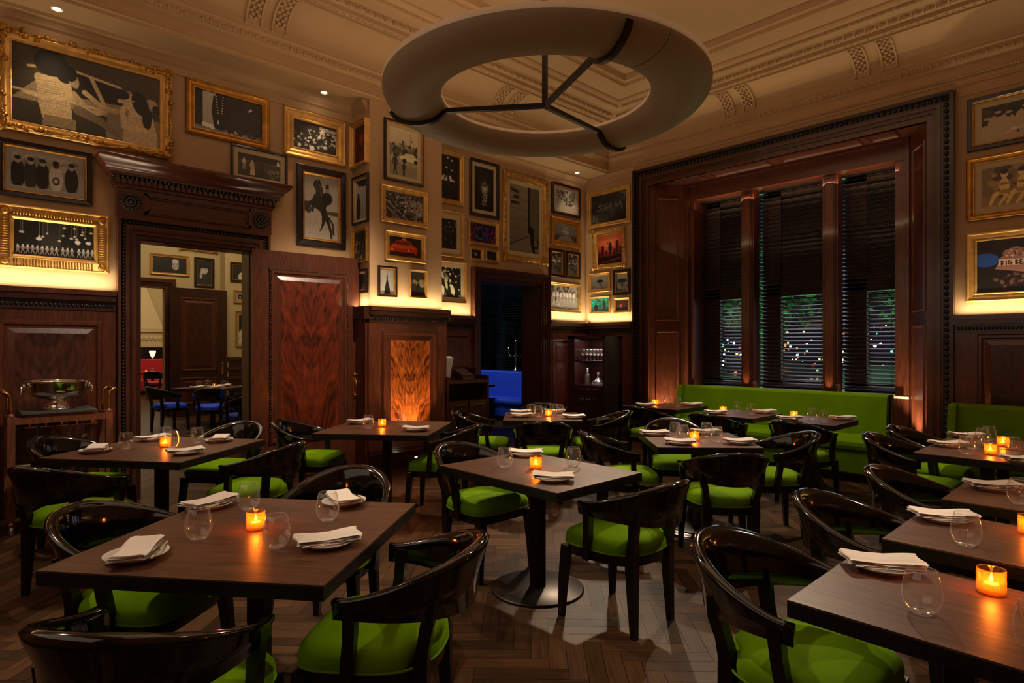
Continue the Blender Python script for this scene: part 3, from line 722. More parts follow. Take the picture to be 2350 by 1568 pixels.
def chair(x, y, deg, label, group='green velvet dining chairs', proto=None):
    proto = proto or green
    if proto.get('used') is None: proto['used'] = 1; c = proto
    else: c = copy_tree(proto); c.name = 'dining_chair'
    c.location = (x, y, 0); c.rotation_euler = (0, 0, R(deg - 90)); tag(c, label, 'chair', group); return c

# ------------------------------------------------------------------ tables
def table(x, y, deg, sx, sy, label, base='disc', disc=.29, z=.75, name='dining_table', wd='disc', edge='table_edge'):
    t = tag(empty(name, (x, y, 0), R(deg)), label, 'table', 'dark wood dining tables')
    mb = MB(); mb.box((-sx / 2, -sy / 2, z - .052), (sx / 2, sy / 2, z - .004), edge, .002); mb.box((-sx / 2 + .001, -sy / 2 + .001, z - .006), (sx / 2 - .001, sy / 2 - .001, z), 'table_wood'); mb.build('tabletop', t)
    mb = MB(); mb.box((-.15, -.15, z - .06), (.15, .15, z - .05), 'iron')
    if base == 'disc': mb.box((-.036, -.036, .015), (.036, .036, z - .055), 'iron', .004)
    else: mb.lathe([(.04, z - .055), (.04, .5), (.042, .3), (.055, .2), (.09, .1), (.16, .045), (.2, .03)], (0, 0, 0), 'iron', 24, cap=False)
    mb.build('pedestal', t)
    mb = MB()
    if base == 'disc': mb.lathe([(disc, 0), (disc, .008), (disc - .008, .014), (.01, .018)], (0, 0, 0), 'bronze_disc', 48)
    else: mb.lathe([(disc, 0), (disc, .008), (disc * .85, .016), (disc * .5, .03), (.12, .06), (.06, .12)], (0, 0, 0), 'chrome', 40)
    mb.build('base_plate', t); return t
TABLES = {}
def tb(k, *a, **kw): TABLES[k] = (a[0], a[1], table(*a, **kw))
tb('FL', .95, 2.54, 39.5, 1.03, 1.03, 'large square dark wood table in the left foreground')
tb('BL', 1.20, 5.16, 38.5, 1.03, 1.08, 'square dark wood table in front of the drinks trolley')
tb('T8', 3.08, 5.02, 40, .98, 1.05, 'dark wood table in front of the open mahogany door leaf')
tb('T0', 2.71, 2.65, 0, .76, 1.03, 'two-seat dark wood table in the middle of the room on a round metal base')
tb('TB', 4.81, 4.64, 45, .83, .83, 'square dark wood table in front of the small doorway to the blue room')
tb('TM', 4.53, 2.60, 45, .82, .80, 'four-seat dark wood table right of the middle, before the window banquette', base='cone')
tb('W1', 6.87, 4.30, 0, .75, .62, 'leftmost small table along the window banquette', base='cone')
tb('W2', 6.66, 3.25, 0, .74, .62, 'middle small table along the window banquette', base='cone')
tb('W3', 6.64, 2.44, 0, .70, .62, 'rightmost small table along the window banquette', base='cone', disc=.24)
tb('F1', 2.15, .385, 0, .60, .75, 'dark wood table in the right foreground corner', disc=.19)
tb('F2', 3.03, .37, 0, .62, .75, 'second dark wood table from the camera on the right side', disc=.19)
tb('F3', 3.96, .36, 0, .62, .75, 'third dark wood table from the camera on the right side', disc=.19)
tb('F4', 5.43, .82, 0, .63, .76, 'dark wood table before the right banquette, nearer one of the pair', disc=.19)
tb('F5', 6.10, .82, 0, .62, .76, 'dark wood table before the right banquette, farther one of the pair', disc=.19)

CH = [(.65, 2.97, 309.5, 'green chair on the far left side of the left foreground table'),
 (.51, 2.055, 40, 'chair in the bottom left corner seen from behind, back to the camera'),
 (1.18, 1.98, 129.5, 'chair at the near right side of the left foreground table, big green seat in view'),
 (1.47, 2.97, 219.5, 'chair at the far right side of the left foreground table, only its rounded back showing'),
 (.80, 5.68, 308.5, 'chair between the trolley and its table'),
 (.64, 4.72, 38.5, 'dark backed chair in front of the trolley table, back to the camera'),
 (1.66, 4.62, 128.5, 'chair at the near right side of the trolley table'),
 (1.78, 5.62, 218.5, 'chair on the doorway side of the trolley table'),
 (2.58, 5.50, 309, 'chair left of the table by the open door leaf'),
 (3.30, 4.50, 129, 'chair right of the table by the open door leaf, half hidden'),
 (2.72, 3.17, 270, 'chair at the far side of the middle table, green seat tucked under'),
 (2.77, 2.07, 90, 'chair at the near side of the middle table, seen from behind'),
 (4.39, 5.06, 315, 'chair left of the table before the small doorway'),
 (5.22, 4.23, 135, 'chair right of the table before the small doorway'),
 (4.38, 4.21, 45, 'chair with its black back to the camera at the table before the small doorway'),
 (5.26, 5.09, 225, 'farthest chair at the table before the small doorway'),
 (4.12, 2.99, 315, 'chair on the left side of the four-seat table right of the middle'),
 (4.94, 2.19, 135, 'chair on the right side of the four-seat table right of the middle'),
 (4.07, 2.14, 45, 'chair in front of the four-seat table right of the middle, broad black back'),
 (4.94, 3.02, 225, 'chair on the far side of the four-seat table right of the middle'),
 (6.36, 4.28, 0, 'chair at the leftmost window banquette table'),
 (6.20, 3.27, 0, 'chair at the middle window banquette table'),
 (6.20, 2.38, 0, 'chair at the rightmost window banquette table'),
 (2.12, .79, 270, 'large glossy chair in the right foreground with bright green seat'),
 (3.03, .79, 270, 'second glossy chair from the camera in the right row'),
 (3.96, .76, 270, 'third glossy chair from the camera in the right row'),
 (5.47, 1.225, 270, 'fourth glossy chair from the camera in the right row'),
 (6.13, 1.23, 270, 'farthest glossy chair in the right row')]
for c in CH: chair(*c)
# ------------------------------------------------------------------ tableware
def make_glass():
    mb = MB(); prof = [(.0008, .004), (.026, .004), (.0275, .0), (.029, .004), (.038, .014), (.047, .032), (.0505, .05), (.049, .075), (.044, .1), (.0375, .123), (.0365, .124), (.0365, .122)]
    mb.lathe(prof[3:], (0, 0, 0), 'glass', 28, cap=False)
    mb.lathe([(.0008, .0), (.026, .0), (.029, .003), (.03, .007), (.02, .0115), (.0008, .012)], (0, 0, 0), 'glass_base', 24, cap=False)
    mb.tube([(.037 * math.cos(a), .037 * math.sin(a), .1235) for a in np.linspace(0, 2 * PI, 29)], .0008, 'glass_base', 5)
    return mb.build('tumbler')
def make_plate():
    mb = MB(); mb.lathe([(.0005, .003), (.05, .003), (.052, 0), (.056, 0), (.058, .005), (.078, .012), (.084, .017), (.085, .0185), (.083, .0185), (.076, .0145), (.058, .008), (.0005, .0075)], (0, 0, 0), 'china', 40, cap=False, M=Matrix.Diagonal((1.24, 1.24, 1.1, 1)))
    return mb.build('side_plate')
def make_napkin():
    """folded linen: three soft layers rising and falling along its length"""
    mb = MB(); nx, ny = 22, 8; Lx, Ly = .235, .118
    for k in range(3):
        top = []; bot = []
        for i in range(nx + 1):
            for j in range(ny + 1):
                u, v = i / nx, j / ny; x = (u - .5) * Lx + .006 * math.sin(v * 5 + k); y = (v - .5) * Ly * (1 - .06 * math.sin(u * PI)) + .004 * math.sin(u * 6 + k * 2)
                ed = min(1, min(v, 1 - v) * 9) ** .5
                z = .019 + k * .0065 + .004 * math.sin(u * 2 * PI + k * .9) * (.5 + .5 * v) + .006 * abs(u - .5)
                top.append((x, y, z + .0058 * ed)); bot.append((x, y, z + .0004))
        W_ = ny + 1; fs = []; o_ = len(top)
        for i in range(nx):
            for j in range(ny): a = i * W_ + j; fs.append((a, a + W_, a + W_ + 1, a + 1)); fs.append((o_ + a, o_ + a + 1, o_ + a + W_ + 1, o_ + a + W_))
        for i in range(nx):
            for j in (0, ny): a = i * W_ + j; fs.append((a, a + W_, o_ + a + W_, o_ + a))
        for j in range(ny):
            for i in (0, nx): a = i * W_ + j; fs.append((a, a + 1, o_ + a + 1, o_ + a))
        mb.add(top + bot, fs, 'linen', True)
    return mb.build('folded_napkin')
def make_knife():
    t = empty('table_knife')
    mb = MB(); mb.tube([(-.1, 0, 0), (-.06, 0, 0), (-.02, 0, 0), (.0, 0, 0)], [.004, .0055, .0045, .003], 'silver', 8); mb.build('handle', t)
    mb = MB(); mb.prism([(0, -.003), (.08, -.007), (.1, -.004), (.105, .002), (.09, .003), (0, .003)], -.0007, .0007, 'silver'); mb.build('blade', t)
    reg(t); return t
def make_candle():
    t = empty('candle_holder')
    mb = MB(); mb.lathe([(.034, .001), (.0375, .003), (.038, .008), (.038, .074), (.0372, .076), (.0335, .075), (.0335, .012), (.001, .01)], (0, 0, 0), 'amber', 32, cap=False)
    mb.lathe([(.001, .0), (.034, .0), (.034, .01), (.001, .01)], (0, 0, 0), 'amber', 24, cap=False); mb.build('amber_glass', t)
    mb = MB(); mb.lathe([(.019, .012), (.0195, .03), (.017, .031), (.001, .029)], (0, 0, 0), 'wax', 20); mb.build('tealight', t)
    mb = MB(); mb.lathe([(.0008, .032), (.0045, .038), (.0055, .044), (.003, .053), (.0005, .062)], (0, 0, 0), 'flame', 10); mb.build('flame', t)
    reg(t); return t
G, PL, NP, KN, CD = make_glass(), make_plate(), make_napkin(), make_knife(), make_candle()
first = {}
def inst(proto, x, y, z, deg, label, cat, group):
    if proto.name not in first: first[proto.name] = 1; o_ = proto
    else: o_ = copy_tree(proto); 
    o_.location = (x, y, z); o_.rotation_euler = (0, 0, R(deg)); tag(o_, label, cat, group); return o_
FX, FY_ = math.sin(R(43.2)), math.cos(R(43.2))
def scr(x, y):
    d = x * FX + y * FY_; r_ = x * FY_ - y * FX; return r_ / d
ORD = {1: [''], 2: ['left one', 'right one'], 3: ['leftmost', 'middle', 'rightmost'], 4: ['leftmost of four', 'second from the left', 'third from the left', 'rightmost of four'], 5: ['leftmost', 'second', 'third', 'fourth', 'rightmost']}
SET = {
 'FL': ('left foreground table', [(.505, 2.52, 62), (.92, 3.09, 20), (1.075, 2.185, -18), (1.415, 2.70, 78)], [(.733, 2.595), (.919, 2.285), (1.039, 2.91), (1.226, 2.489)], [(.948, 2.575)]),
 'BL': ('table by the trolley', [(.80, 5.28, 70), (1.25, 4.74, -10), (1.24, 5.62, 10), (1.62, 5.19, 60)], [(.988, 5.274), (1.258, 5.10), (1.28, 5.4), (1.459, 5.198)], [(1.227, 5.17)]),
 'T8': ('table by the open door leaf', [(3.03, 5.45, 0), (3.14, 4.62, -50)], [(2.90, 5.06), (3.267, 5.05)], [(3.055, 5.07)]),
 'T0': ('middle two-seat table', [(2.54, 2.357, -55), (2.98, 3.03, -50)], [(2.588, 2.824), (2.917, 2.535)], [(2.702, 2.66)]),
 'TB': ('table before the small doorway', [(4.85, 5.02, -45), (4.60, 4.745, -40), (4.918, 4.27, -45), (5.17, 4.78, -45)], [(4.735, 4.62), (4.80, 4.80), (5.03, 4.66), (4.97, 4.52)], [(4.86, 4.585)]),
 'TM': ('four-seat table right of the middle', [(4.49, 2.98, -45), (4.22, 2.56, -60), (4.57, 2.25, -45), (4.88, 2.712, -45)], [(4.528, 2.797), (4.436, 2.665), (4.703, 2.599), (4.523, 2.412)], [(4.46, 2.575)]),
 'W1': ('leftmost window banquette table', [(6.62, 4.52, -45), (7.12, 4.14, -35)], [(6.93, 4.40), (6.80, 4.16)], [(6.80, 4.50)]),
 'W2': ('middle window banquette table', [(6.45, 3.45, -45), (6.92, 3.10, -35)], [(6.84, 3.38), (6.66, 3.13)], [(6.60, 3.44)]),
 'W3': ('rightmost window banquette table', [(6.47, 2.63, -45), (6.88, 2.25, -35)], [(6.62, 2.46), (6.464, 2.29)], [(6.66, 2.66)]),
 'F1': ('right foreground corner table', [(2.35, .645, -58)], [(2.04, .457), (1.99, .2)], [(2.36, .347)]),
 'F2': ('second table on the right side', [(3.20, .64, -58)], [(2.86, .497), (2.84, .15)], [(3.22, .35)]),
 'F3': ('third table on the right side', [(4.10, .60, -58)], [(3.80, .45)], [(4.1, .3)]),
 'F4': ('nearer table of the right banquette pair', [(5.62, 1.09, -50), (5.20, .60, -50)], [(5.302, .919), (5.52, .69), (5.6, .93)], [(5.41, .80)]),
 'F5': ('farther table of the right banquette pair', [(6.28, 1.09, -50)], [(5.95, .93), (6.15, .92), (6.0, .62)], [(5.93, .80)]),
}
NAPROT = {}
for key, (desc, plates, glasses, candles) in SET.items():
    rot_t = TABLES[key][2].rotation_euler[2]
    o_p = sorted(plates, key=lambda p: scr(p[0], p[1])); o_g = sorted(glasses, key=lambda p: scr(*p))
    for i, (x, y, a) in enumerate(o_p):
        w = ORD[len(o_p)][i]; ww = (', ' + w) if w else ''
        inst(PL, x, y, .7505, 0, 'small white plate on the %s%s' % (desc, ww), 'plate', 'white side plates')
        inst(NP, x + .0, y, .7528, a, 'folded white napkin on the %s%s' % (desc, ww), 'napkin', 'folded white napkins')
        ca_, sa_ = math.cos(R(a)), math.sin(R(a)); s_ = -1 if key in ('FL', 'BL', 'F1', 'F2', 'F3') else 1
        inst(KN, x + sa_ * .074, y - ca_ * .074, .7745, a, 'silver butter knife on the %s%s' % (desc, ww), 'knife', 'silver butter knives')
    for i, (x, y) in enumerate(o_g):
        w = ORD[len(o_g)][i]
        inst(G, x, y, .7505, 0, 'clear stemless wine glass on the %s, %s' % (desc, w or 'the only one'), 'glass', 'stemless wine glasses')
    for (x, y) in candles:
        inst(CD, x, y, .7505, 0, 'lit tealight in an amber glass holder on the %s' % desc, 'candle', 'amber candle holders')
        li = bpy.data.lights.new('candle_light', 'POINT'); li.energy = 1.9; li.color = (1, .45, .13); li.shadow_soft_size = .012
        lo = bpy.data.objects.new('candle_light', li); lo.location = (x, y, .805); col.objects.link(lo)

# ------------------------------------------------------------------ banquettes
def banquette(name_label, y0, y1, xf, xb, ztop, mat, label, wings=(True, True), seatz=.47, name='banquette'):
    t = tag(empty(name, ((xf + xb) / 2, (y0 + y1) / 2, 0)), label, 'banquette'); ox, oy = (xf + xb) / 2, (y0 + y1) / 2
    def bx(a, b_, m_, bev=0):
        mb = MB(); mb.box((a[0] - ox, a[1] - oy, a[2]), (b_[0] - ox, b_[1] - oy, b_[2]), m_, bev); return mb
    bx((xf + .06, y0 + .02, 0), (xb, y1 - .02, .1), 'tile_dark').build('plinth', t)
    bx((xf + .02, y0, .1), (xb, y1, seatz - .12), mat, .012).build('seat_base', t)
    mb = MB(); m_ = mat
    # padded seat with a rolled front
    prof_ = [(xb - .12, seatz - .12), (xf + .02, seatz - .12), (xf, seatz - .1), (xf - .008, seatz - .06), (xf + .0, seatz - .02), (xf + .03, seatz), (xf + .2, seatz + .008), (xb - .12, seatz)]
    k = len(prof_); vs = [(x - ox, y0 - oy + .003, z) for x, z in prof_] + [(x - ox, y1 - oy - .003, z) for x, z in prof_]
    mb.add(vs, [tuple(range(k)), tuple(range(2 * k - 1, k - 1, -1))] + [(i, (i + 1) % k, k + (i + 1) % k, k + i) for i in range(k)], m_); mb.build('seat', t)
    mb = MB(); xr = xb - .16
    prof_ = [(xr, seatz - .1), (xr + .04, ztop - .03), (xr + .055, ztop - .005), (xr + .08, ztop), (xb + .02, ztop), (xb + .05, ztop - .02), (xb + .02, .1), (xr, .1)]
    k = len(prof_); vs = [(x - ox, y0 - oy, z) for x, z in prof_] + [(x - ox, y1 - oy, z) for x, z in prof_]
    mb.add(vs, [tuple(range(k)), tuple(range(2 * k - 1, k - 1, -1))] + [(i, (i + 1) % k, k + (i + 1) % k, k + i) for i in range(k)], m_); mb.build('backrest', t)
    for w, yy, s_ in ((wings[0], y0, 1), (wings[1], y1, -1)):
        if w:
            mb = MB(); prof_ = [(xr - .11, seatz), (xr - .05, ztop - .02), (xr - .03, ztop), (xr + .08, ztop), (xr + .08, seatz)]
            k = len(prof_); ya, yb = yy - oy, yy - oy + .07 * s_
            vs = [(x - ox, ya, z) for x, z in prof_] + [(x - ox, yb, z) for x, z in prof_]
            mb.add(vs, [tuple(range(k)), tuple(range(2 * k - 1, k - 1, -1))] + [(i, (i + 1) % k, k + (i + 1) % k, k + i) for i in range(k)], m_); mb.build('wing', t)
    return t
banquette('w', 2.12, 4.86, 7.38, 8.15, .955, 'velvet_green_dark', 'long green velvet banquette under the big window')
banquette('r', -1.2, 1.46, 7.0, 7.72, .93, 'velvet_green_dark', 'green velvet banquette at the right edge beside the window casing')

# ------------------------------------------------------------------ ring pendant
pend = tag(empty('ring_pendant', (3.33, 3.18, 3.352)), 'huge plaster-grey ring pendant on a dark three-armed frame hanging from the ceiling', 'pendant lamp')
Ro, Ri = 1.215, .785; rm, rt = (Ro + Ri) / 2, (Ro - Ri) / 2
RC, RV = .065, .125
def ring_lathe(mb, prof, mat, n=96):
    mb.lathe(prof, (0, 0, 0), mat, n, cap=False)
mb = MB(); pr = []
for i in range(0, 25):
    a = PI + PI * i / 24; pr.append((rm + rt * math.cos(a), RC + RV * math.sin(a)))
ring_lathe(mb, pr, 'ring_shade'); mb.build('shade', pend)
mb = MB()
ring_lathe(mb, [(Ri, RC), (Ri, RC + .025), (Ri + .012, RC + .025), (Ri + .012, RC)], 'ring_rim'); ring_lathe(mb, [(Ro, RC), (Ro, RC + .04), (Ro - .012, RC + .04), (Ro - .012, RC)], 'ring_rim'); mb.build('rim', pend)
mb = MB(); a_ = R(262)
mb.tube([((rm + (rt + .001) * math.cos(q)) * math.cos(a_), (rm + (rt + .001) * math.cos(q)) * math.sin(a_), RC + (RV + .001) * math.sin(q)) for q in np.linspace(PI, 2 * PI, 15)], .0015, 'bronze_dark', 5); mb.build('seam', pend)
mb = MB(); ring_lathe(mb, [(Ri + .03, RC - .02), (Ro - .03, RC - .02)], 'cove'); mb.build('diffuser', pend)
mb = MB(); mb.tube([(0, 0, .0), (0, 0, 1.98)], .016, 'bronze_dark', square=True); mb.lathe([(.06, 1.9), (.07, 1.95), (.07, 2.0)], (0, 0, 0), 'bronze_dark', 20); mb.build('drop_rod', pend)
for ang in (R(127), R(7), R(247)):
    d = Vector((math.cos(ang), math.sin(ang), 0)); mb = MB()
    mb.tube([tuple(d * .0 + Vector((0, 0, 0))), tuple(d * (Ri - .005) + Vector((0, 0, .012)))], .017, 'bronze_dark', square=True)
    pts = [tuple(d * (Ri - .005) + Vector((0, 0, .012)))]
    for i in range(1, 15):
        a = PI * 1.13 + (PI * .80) * i / 14; pts.append(tuple(d * (rm + (rt + .016) * math.cos(a)) + Vector((0, 0, RC + (RV + .014) * math.sin(a)))))
    mb.tube(pts, .018, 'bronze_dark', square=True); mb.build('arm', pend)

for (x, y), l in zip(((.73, 6.72), (3.28, 6.75), (7.98, 6.85)), ('recessed downlight in the soffit over the largest gilt frame', 'recessed downlight in the soffit left of the pier', 'recessed downlight in the soffit at the far corner')):
    t = tag(empty('recessed_downlight', (x, y, FZ)), l, 'downlight', 'recessed soffit downlights')
    mb = MB(); mb.lathe([(.055, 0), (.056, -.006), (.04, -.008), (.036, .03)], (0, 0, 0), 'ring_rim', 24, cap=False); mb.build('trim_ring', t)
    mb = MB(); mb.lathe([(.0005, -.002), (.03, -.002), (.03, .004)], (0, 0, 0), 'bulb_warm', 16); mb.build('bulb', t)
t = tag(empty('floor_uplight', (4.24, 6.22, 0)), 'small black cylindrical uplight on the floor in front of the glowing pier panel', 'lamp')
mb = MB(); mb.lathe([(.045, 0), (.05, .005), (.05, .16), (.043, .165), (.04, .15)], (0, 0, 0), 'iron', 20); mb.build('housing', t)
mb = MB(); mb.lathe([(.0005, .158), (.036, .158)], (0, 0, 0), 'bulb_warm', 16, cap=False); mb.build('lamp_lens', t)

# ------------------------------------------------------------------ drinks trolley, bowl, hanging glasses
TX, TY = .715, 6.42
t = tag(empty('drinks_trolley', (TX, TY, 0)), 'walnut drinks trolley with brass handles, slate top and castors by the left wall', 'trolley')
w, d = .33, .19
mb = MB(); mb.box((-.27, -.2, .965), (.24, .2, .985), 'slate', .003); mb.build('slate_top', t)
mb = MB()
mb.box((-w, -.18, .89), (w, -.15, .945), 'walnut_trolley'); mb.box((-w, .15, .89), (w, .18, .945), 'walnut_trolley'); mb.box((-.24, -.17, .945), (.22, .17, .965), 'walnut_trolley')
for x in (-w, w): mb.box((x - .02, -.17, .89), (x + .02, .17, .945), 'walnut_trolley')
mb.build('top_rails', t)
mb = MB(); mb.box((-w + .02, -.17, .2), (w - .02, .17, .25), 'walnut_trolley', .004); mb.box((-w + .03, -.15, .3), (-w + .12, .12, .46), 'walnut_trolley'); mb.build('lower_shelf', t)
for x in (-w, w):
    for y in (-.165, .165):
        mb = MB(); mb.box((x - .026, y - .022, .11), (x + .026, y + .022, .95), 'walnut_trolley', .004); mb.ball((x, y, .955), .026, 'walnut_trolley', 10); mb.build('leg', t)
        mb = MB(); mb.lathe([(.013, .07), (.02, .075), (.022, .11)], (x, y, 0), 'brass', 12); mb.lathe([(.038, -.012), (.04, -.006), (.04, .006), (.038, .012)], (x, y, .04), 'steel', 20, M=Matrix.Rotation(PI / 2, 4, 'Y'))
        mb.box((x - .018, y - .008, .03), (x - .014, y + .008, .08), 'steel'); mb.box((x + .014, y - .008, .03), (x + .018, y + .008, .08), 'steel'); mb.build('castor', t)
for s_ in (-1, 1):
    mb = MB()
    for y in (-.15, .15): mb.tube([(s_ * w, y, .95), (s_ * (w + .002), y, 1.0), (s_ * (w + .006), y, 1.09), (s_ * (w + .012), y, 1.13), (s_ * (w + .04), y, 1.15), (s_ * (w + .055), y, 1.135)], [.014, .011, .011, .014, .015, .01], 'brass', 10)
    mb.tube([(s_ * (w + .045), -.17, 1.15), (s_ * (w + .045), .17, 1.15)], .012, 'walnut_trolley', 10); mb.build('push_handle', t)
mb = MB()
for x in (-.21, -.105, 0, .105, .21):
    mb.box((x - .006, -.15, .865), (x + .006, .15, .892), 'brass'); mb.box((x - .04, -.16, .857), (x + .04, .16, .865), 'walnut_trolley')
mb.build('glass_rack', t)
def make_stem(up=True):
    mb = MB(); mb.lathe([(.034, 0), (.033, .002), (.012, .004), (.004, .009), (.0035, .075), (.006, .083), (.02, .094), (.033, .115), (.037, .14), (.034, .17), (.03, .195), (.0295, .195)], (0, 0, 0), 'glass', 24, cap=False)
    mb.lathe([(.034, 0), (.034, .002), (.012, .0045), (.004, .009)], (0, 0, 0), 'glass_base', 24, cap=False); mb.tube([(.03 * math.cos(a), .03 * math.sin(a), .195) for a in np.linspace(0, 2 * PI, 21)], .001, 'glass_base', 5)
    return mb.build('wine_glass')
WG = make_stem()
for i, x in enumerate((-.158, -.052, .052, .158)):
    o_ = inst(WG, TX + x, TY - .10, .870, 0, 'upside-down wine glass hanging under the trolley top, %s' % ORD[4][i], 'glass', 'wine glasses hanging from the trolley'); o_.rotation_euler = (PI, 0, 0)
t = tag(empty('punch_bowl', (TX - .015, TY, .986)), 'polished silver punch bowl with lion ring handles on the trolley', 'bowl')
mb = MB(); mb.lathe([(.10, 0), (.105, .004), (.10, .014), (.085, .022), (.088, .03), (.07, .045), (.062, .07), (.062, .082), (.075, .09), (.13, .1), (.185, .13), (.208, .17), (.212, .225), (.222, .237), (.228, .24), (.226, .246), (.215, .244), (.204, .225), (.2, .172), (.178, .138), (.12, .108), (.0005, .1)], (0, 0, 0), 'silver', 56, cap=False); mb.build('bowl', t)
for s_ in (-1, 1):
    mb = MB(); mb.ball((s_ * .222, -.02, .2), .026, 'silver', 10, sq=(.7, 1, 1.1)); mb.ball((s_ * .24, -.025, .188), .014, 'silver', 8)
    mb.tube([(s_ * (.243), -.025 + .026 * math.sin(a), .158 - .03 * math.cos(a)) for a in np.linspace(0, 2 * PI, 17)], .004, 'silver', 6); mb.build('ring_handle', t)

# ------------------------------------------------------------------ till desk
t = tag(empty('till_desk', (5.25, 6.72, 0)), 'dark wood till desk with drawers left of the small doorway', 'desk')
a0, a1, yf, yb = -.37, .37, -.26, .26
mb = MB(); mb.box((a0, yf, .06), (a0 + .03, yb, 1.12), 'cab_dark'); mb.box((a1 - .03, yf, .06), (a1, yb, 1.12), 'cab_dark'); mb.box((a0, yb - .03, .06), (a1, yb, 1.24), 'cab_dark'); mb.box((a0 + .03, yf + .02, .0), (a1 - .03, yb, .06), 'cab_dark')
mb.prism([(0, 0)] * 0 or [(a0, -.1), (a0 + .03, -.1), (a0 + .03, yb), (a0, yb)], 1.12, 1.24, 'cab_dark'); mb.prism([(a1 - .03, 0.0), (a1, 0.0), (a1, yb), (a1 - .03, yb)], 1.12, 1.22, 'cab_dark')
mb.box((a0 + .03, yf + .03, .06), (a1 - .03, yb - .03, .78), 'cab_dark'); mb.build('carcass', t)
mb = MB(); mb.box((a0 + .03, yf - .005, 1.02), (a1 - .03, yb - .03, 1.06), 'cab_dark'); mb.build('worktop', t)
for i, x in enumerate((a0 + .04, .01)):
    for z0, z1 in ((.58, .78), (.4, .57), (.1, .39)):
        dr = MB(); dr.box((x, yf, z0), (x + .32, yf + .02, z1), 'cab_dark', .003); o_ = dr.build('drawer', t)
        if z1 > .5:
            mb = MB(); mb.box((x + .09, yf - .015, z1 - .06), (x + .25, yf - .005, z1 - .045), 'chrome'); mb.box((x + .1, yf - .01, z1 - .07), (x + .24, yf, z1 - .05), 'cab_grey'); mb.build('handle', o_)
            mb = MB(); mb.ball((x + (.28 if i == 0 else .04), yf - .008, z1 - .06), .009, 'chrome', 8); mb.build('keyhole', o_)
t = tag(empty('till_screen', (5.02, 6.72, 1.0605)), 'pale till terminal standing on the dark desk', 'till')
mb = MB(); mb.prism([(-.06, -.08), (.06, -.08), (.06, .09), (-.06, .09)], 0, .03, 'terminal_dark'); mb.build('foot', t)
mb = MB(); vs = [(-.09, -.02, .03), (.09, -.02, .03), (.09, .05, .03), (-.09, .05, .03), (-.09, -.1, .30), (.09, -.1, .30), (.09, -.03, .33), (-.09, -.03, .33)]
mb.add(vs, [(3, 2, 1, 0), (4, 5, 6, 7), (0, 1, 5, 4), (1, 2, 6, 5), (2, 3, 7, 6), (3, 0, 4, 7)], 'terminal_white'); mb.build('screen_housing', t)
t = tag(empty('receipt_printer', (5.33, 6.68, 1.0605)), 'dark receipt printer with a sloping lid on the till desk', 'printer')
mb = MB(); vs = [(-.1, -.12, 0), (.1, -.12, 0), (.1, .1, 0), (-.1, .1, 0), (-.1, -.12, .06), (.1, -.12, .06), (.1, .1, .15), (-.1, .1, .15)]
mb.add(vs, [(3, 2, 1, 0), (4, 5, 6, 7), (0, 1, 5, 4), (1, 2, 6, 5), (2, 3, 7, 6), (3, 0, 4, 7)], 'terminal_dark'); mb.build('body', t)
mb = MB(); mb.box((-.08, -.13, .062), (.08, -.09, .07), 'chrome'); mb.build('paper_slot', t)

# ------------------------------------------------------------------ glass display cabinet in the corner
CXF, CXB, CYa, CYb = 7.9, 8.39, 6.2, 7.0
t = tag(empty('display_cabinet', ((CXF + CXB) / 2, (CYa + CYb) / 2, 0)), 'tall dark display cabinet with wine glasses and drawers in the far corner', 'cabinet')
ox, oy = (CXF + CXB) / 2, (CYa + CYb) / 2
def cb(x0, y0, z0, x1, y1, z1, m_, name, par=None, bev=0):
    mb = MB(); mb.box((x0 - ox, y0 - oy, z0), (x1 - ox, y1 - oy, z1), m_, bev); return mb.build(name, par or t)
mb = MB()
for a, b in (((CXF, CYa, 0), (CXB, CYa + .03, 1.71)), ((CXF, CYb - .16, 0), (CXB, CYb, 1.71)), ((CXF, CYa, 1.66), (CXB, CYb, 1.71)), ((CXB - .02, CYa, 0), (CXB, CYb, 1.71)), ((CXF + .02, CYa, 0), (CXB, CYb, .88))):
    mb.box((a[0] - ox, a[1] - oy, a[2]), (b[0] - ox, b[1] - oy, b[2]), 'cab_dark')
mb.build('carcass', t)
cb(CXF + .01, CYa - .004, .02, CXB - .1, CYa, 1.7, 'cab_grey', 'side_panel')
cb(CXF + .02, CYa + .03, 1.26, CXB - .02, CYb - .16, 1.29, 'cab_dark', 'shelf')
for j, (ya, yb_) in enumerate(((CYa + .04, CYa + .33), (CYa + .34, CYb - .17))):
    for z0, z1 in ((.72, .87), (.55, .71), (.1, .54)):
        o_ = cb(CXF - .005, ya, z0, CXF + .02, yb_, z1, 'cab_dark', 'drawer', None, .003)
        if z1 > .6:
            zz = (z0 + z1) / 2 + .01; mb = MB(); yc = (ya + yb_) / 2 - oy; mb.tube([(CXF - .005 - ox, yc - .06, zz), (CXF - .025 - ox, yc - .055, zz), (CXF - .025 - ox, yc + .055, zz), (CXF - .005 - ox, yc + .06, zz)], .005, 'brass_dull', 6); mb.build('handle', o_)
            mb = MB(); mb.ball((CXF - .008 - ox, (yb_ - .02 if j == 0 else ya + .02) - oy, zz), .008, 'steel', 8); mb.build('lock', o_)
for i in range(6):
    for r_ in range(2):
        lab = 'wine glass in the %s row of the display cabinet, %s' % (('front', 'back')[r_], ['rightmost', 'second from the right', 'third from the right', 'third from the left', 'second from the left', 'leftmost'][i])
        inst(WG, 8.02 + r_ * .14, 6.355 + i * .078 + r_ * .02, 1.291, 0, lab, 'glass', 'wine glasses in the %s row of the display cabinet' % ('front', 'back')[r_])
t = tag(empty('decanter', (8.08, 6.70, .881)), 'tall slim crystal decanter with ball stopper in the display cabinet', 'decanter')
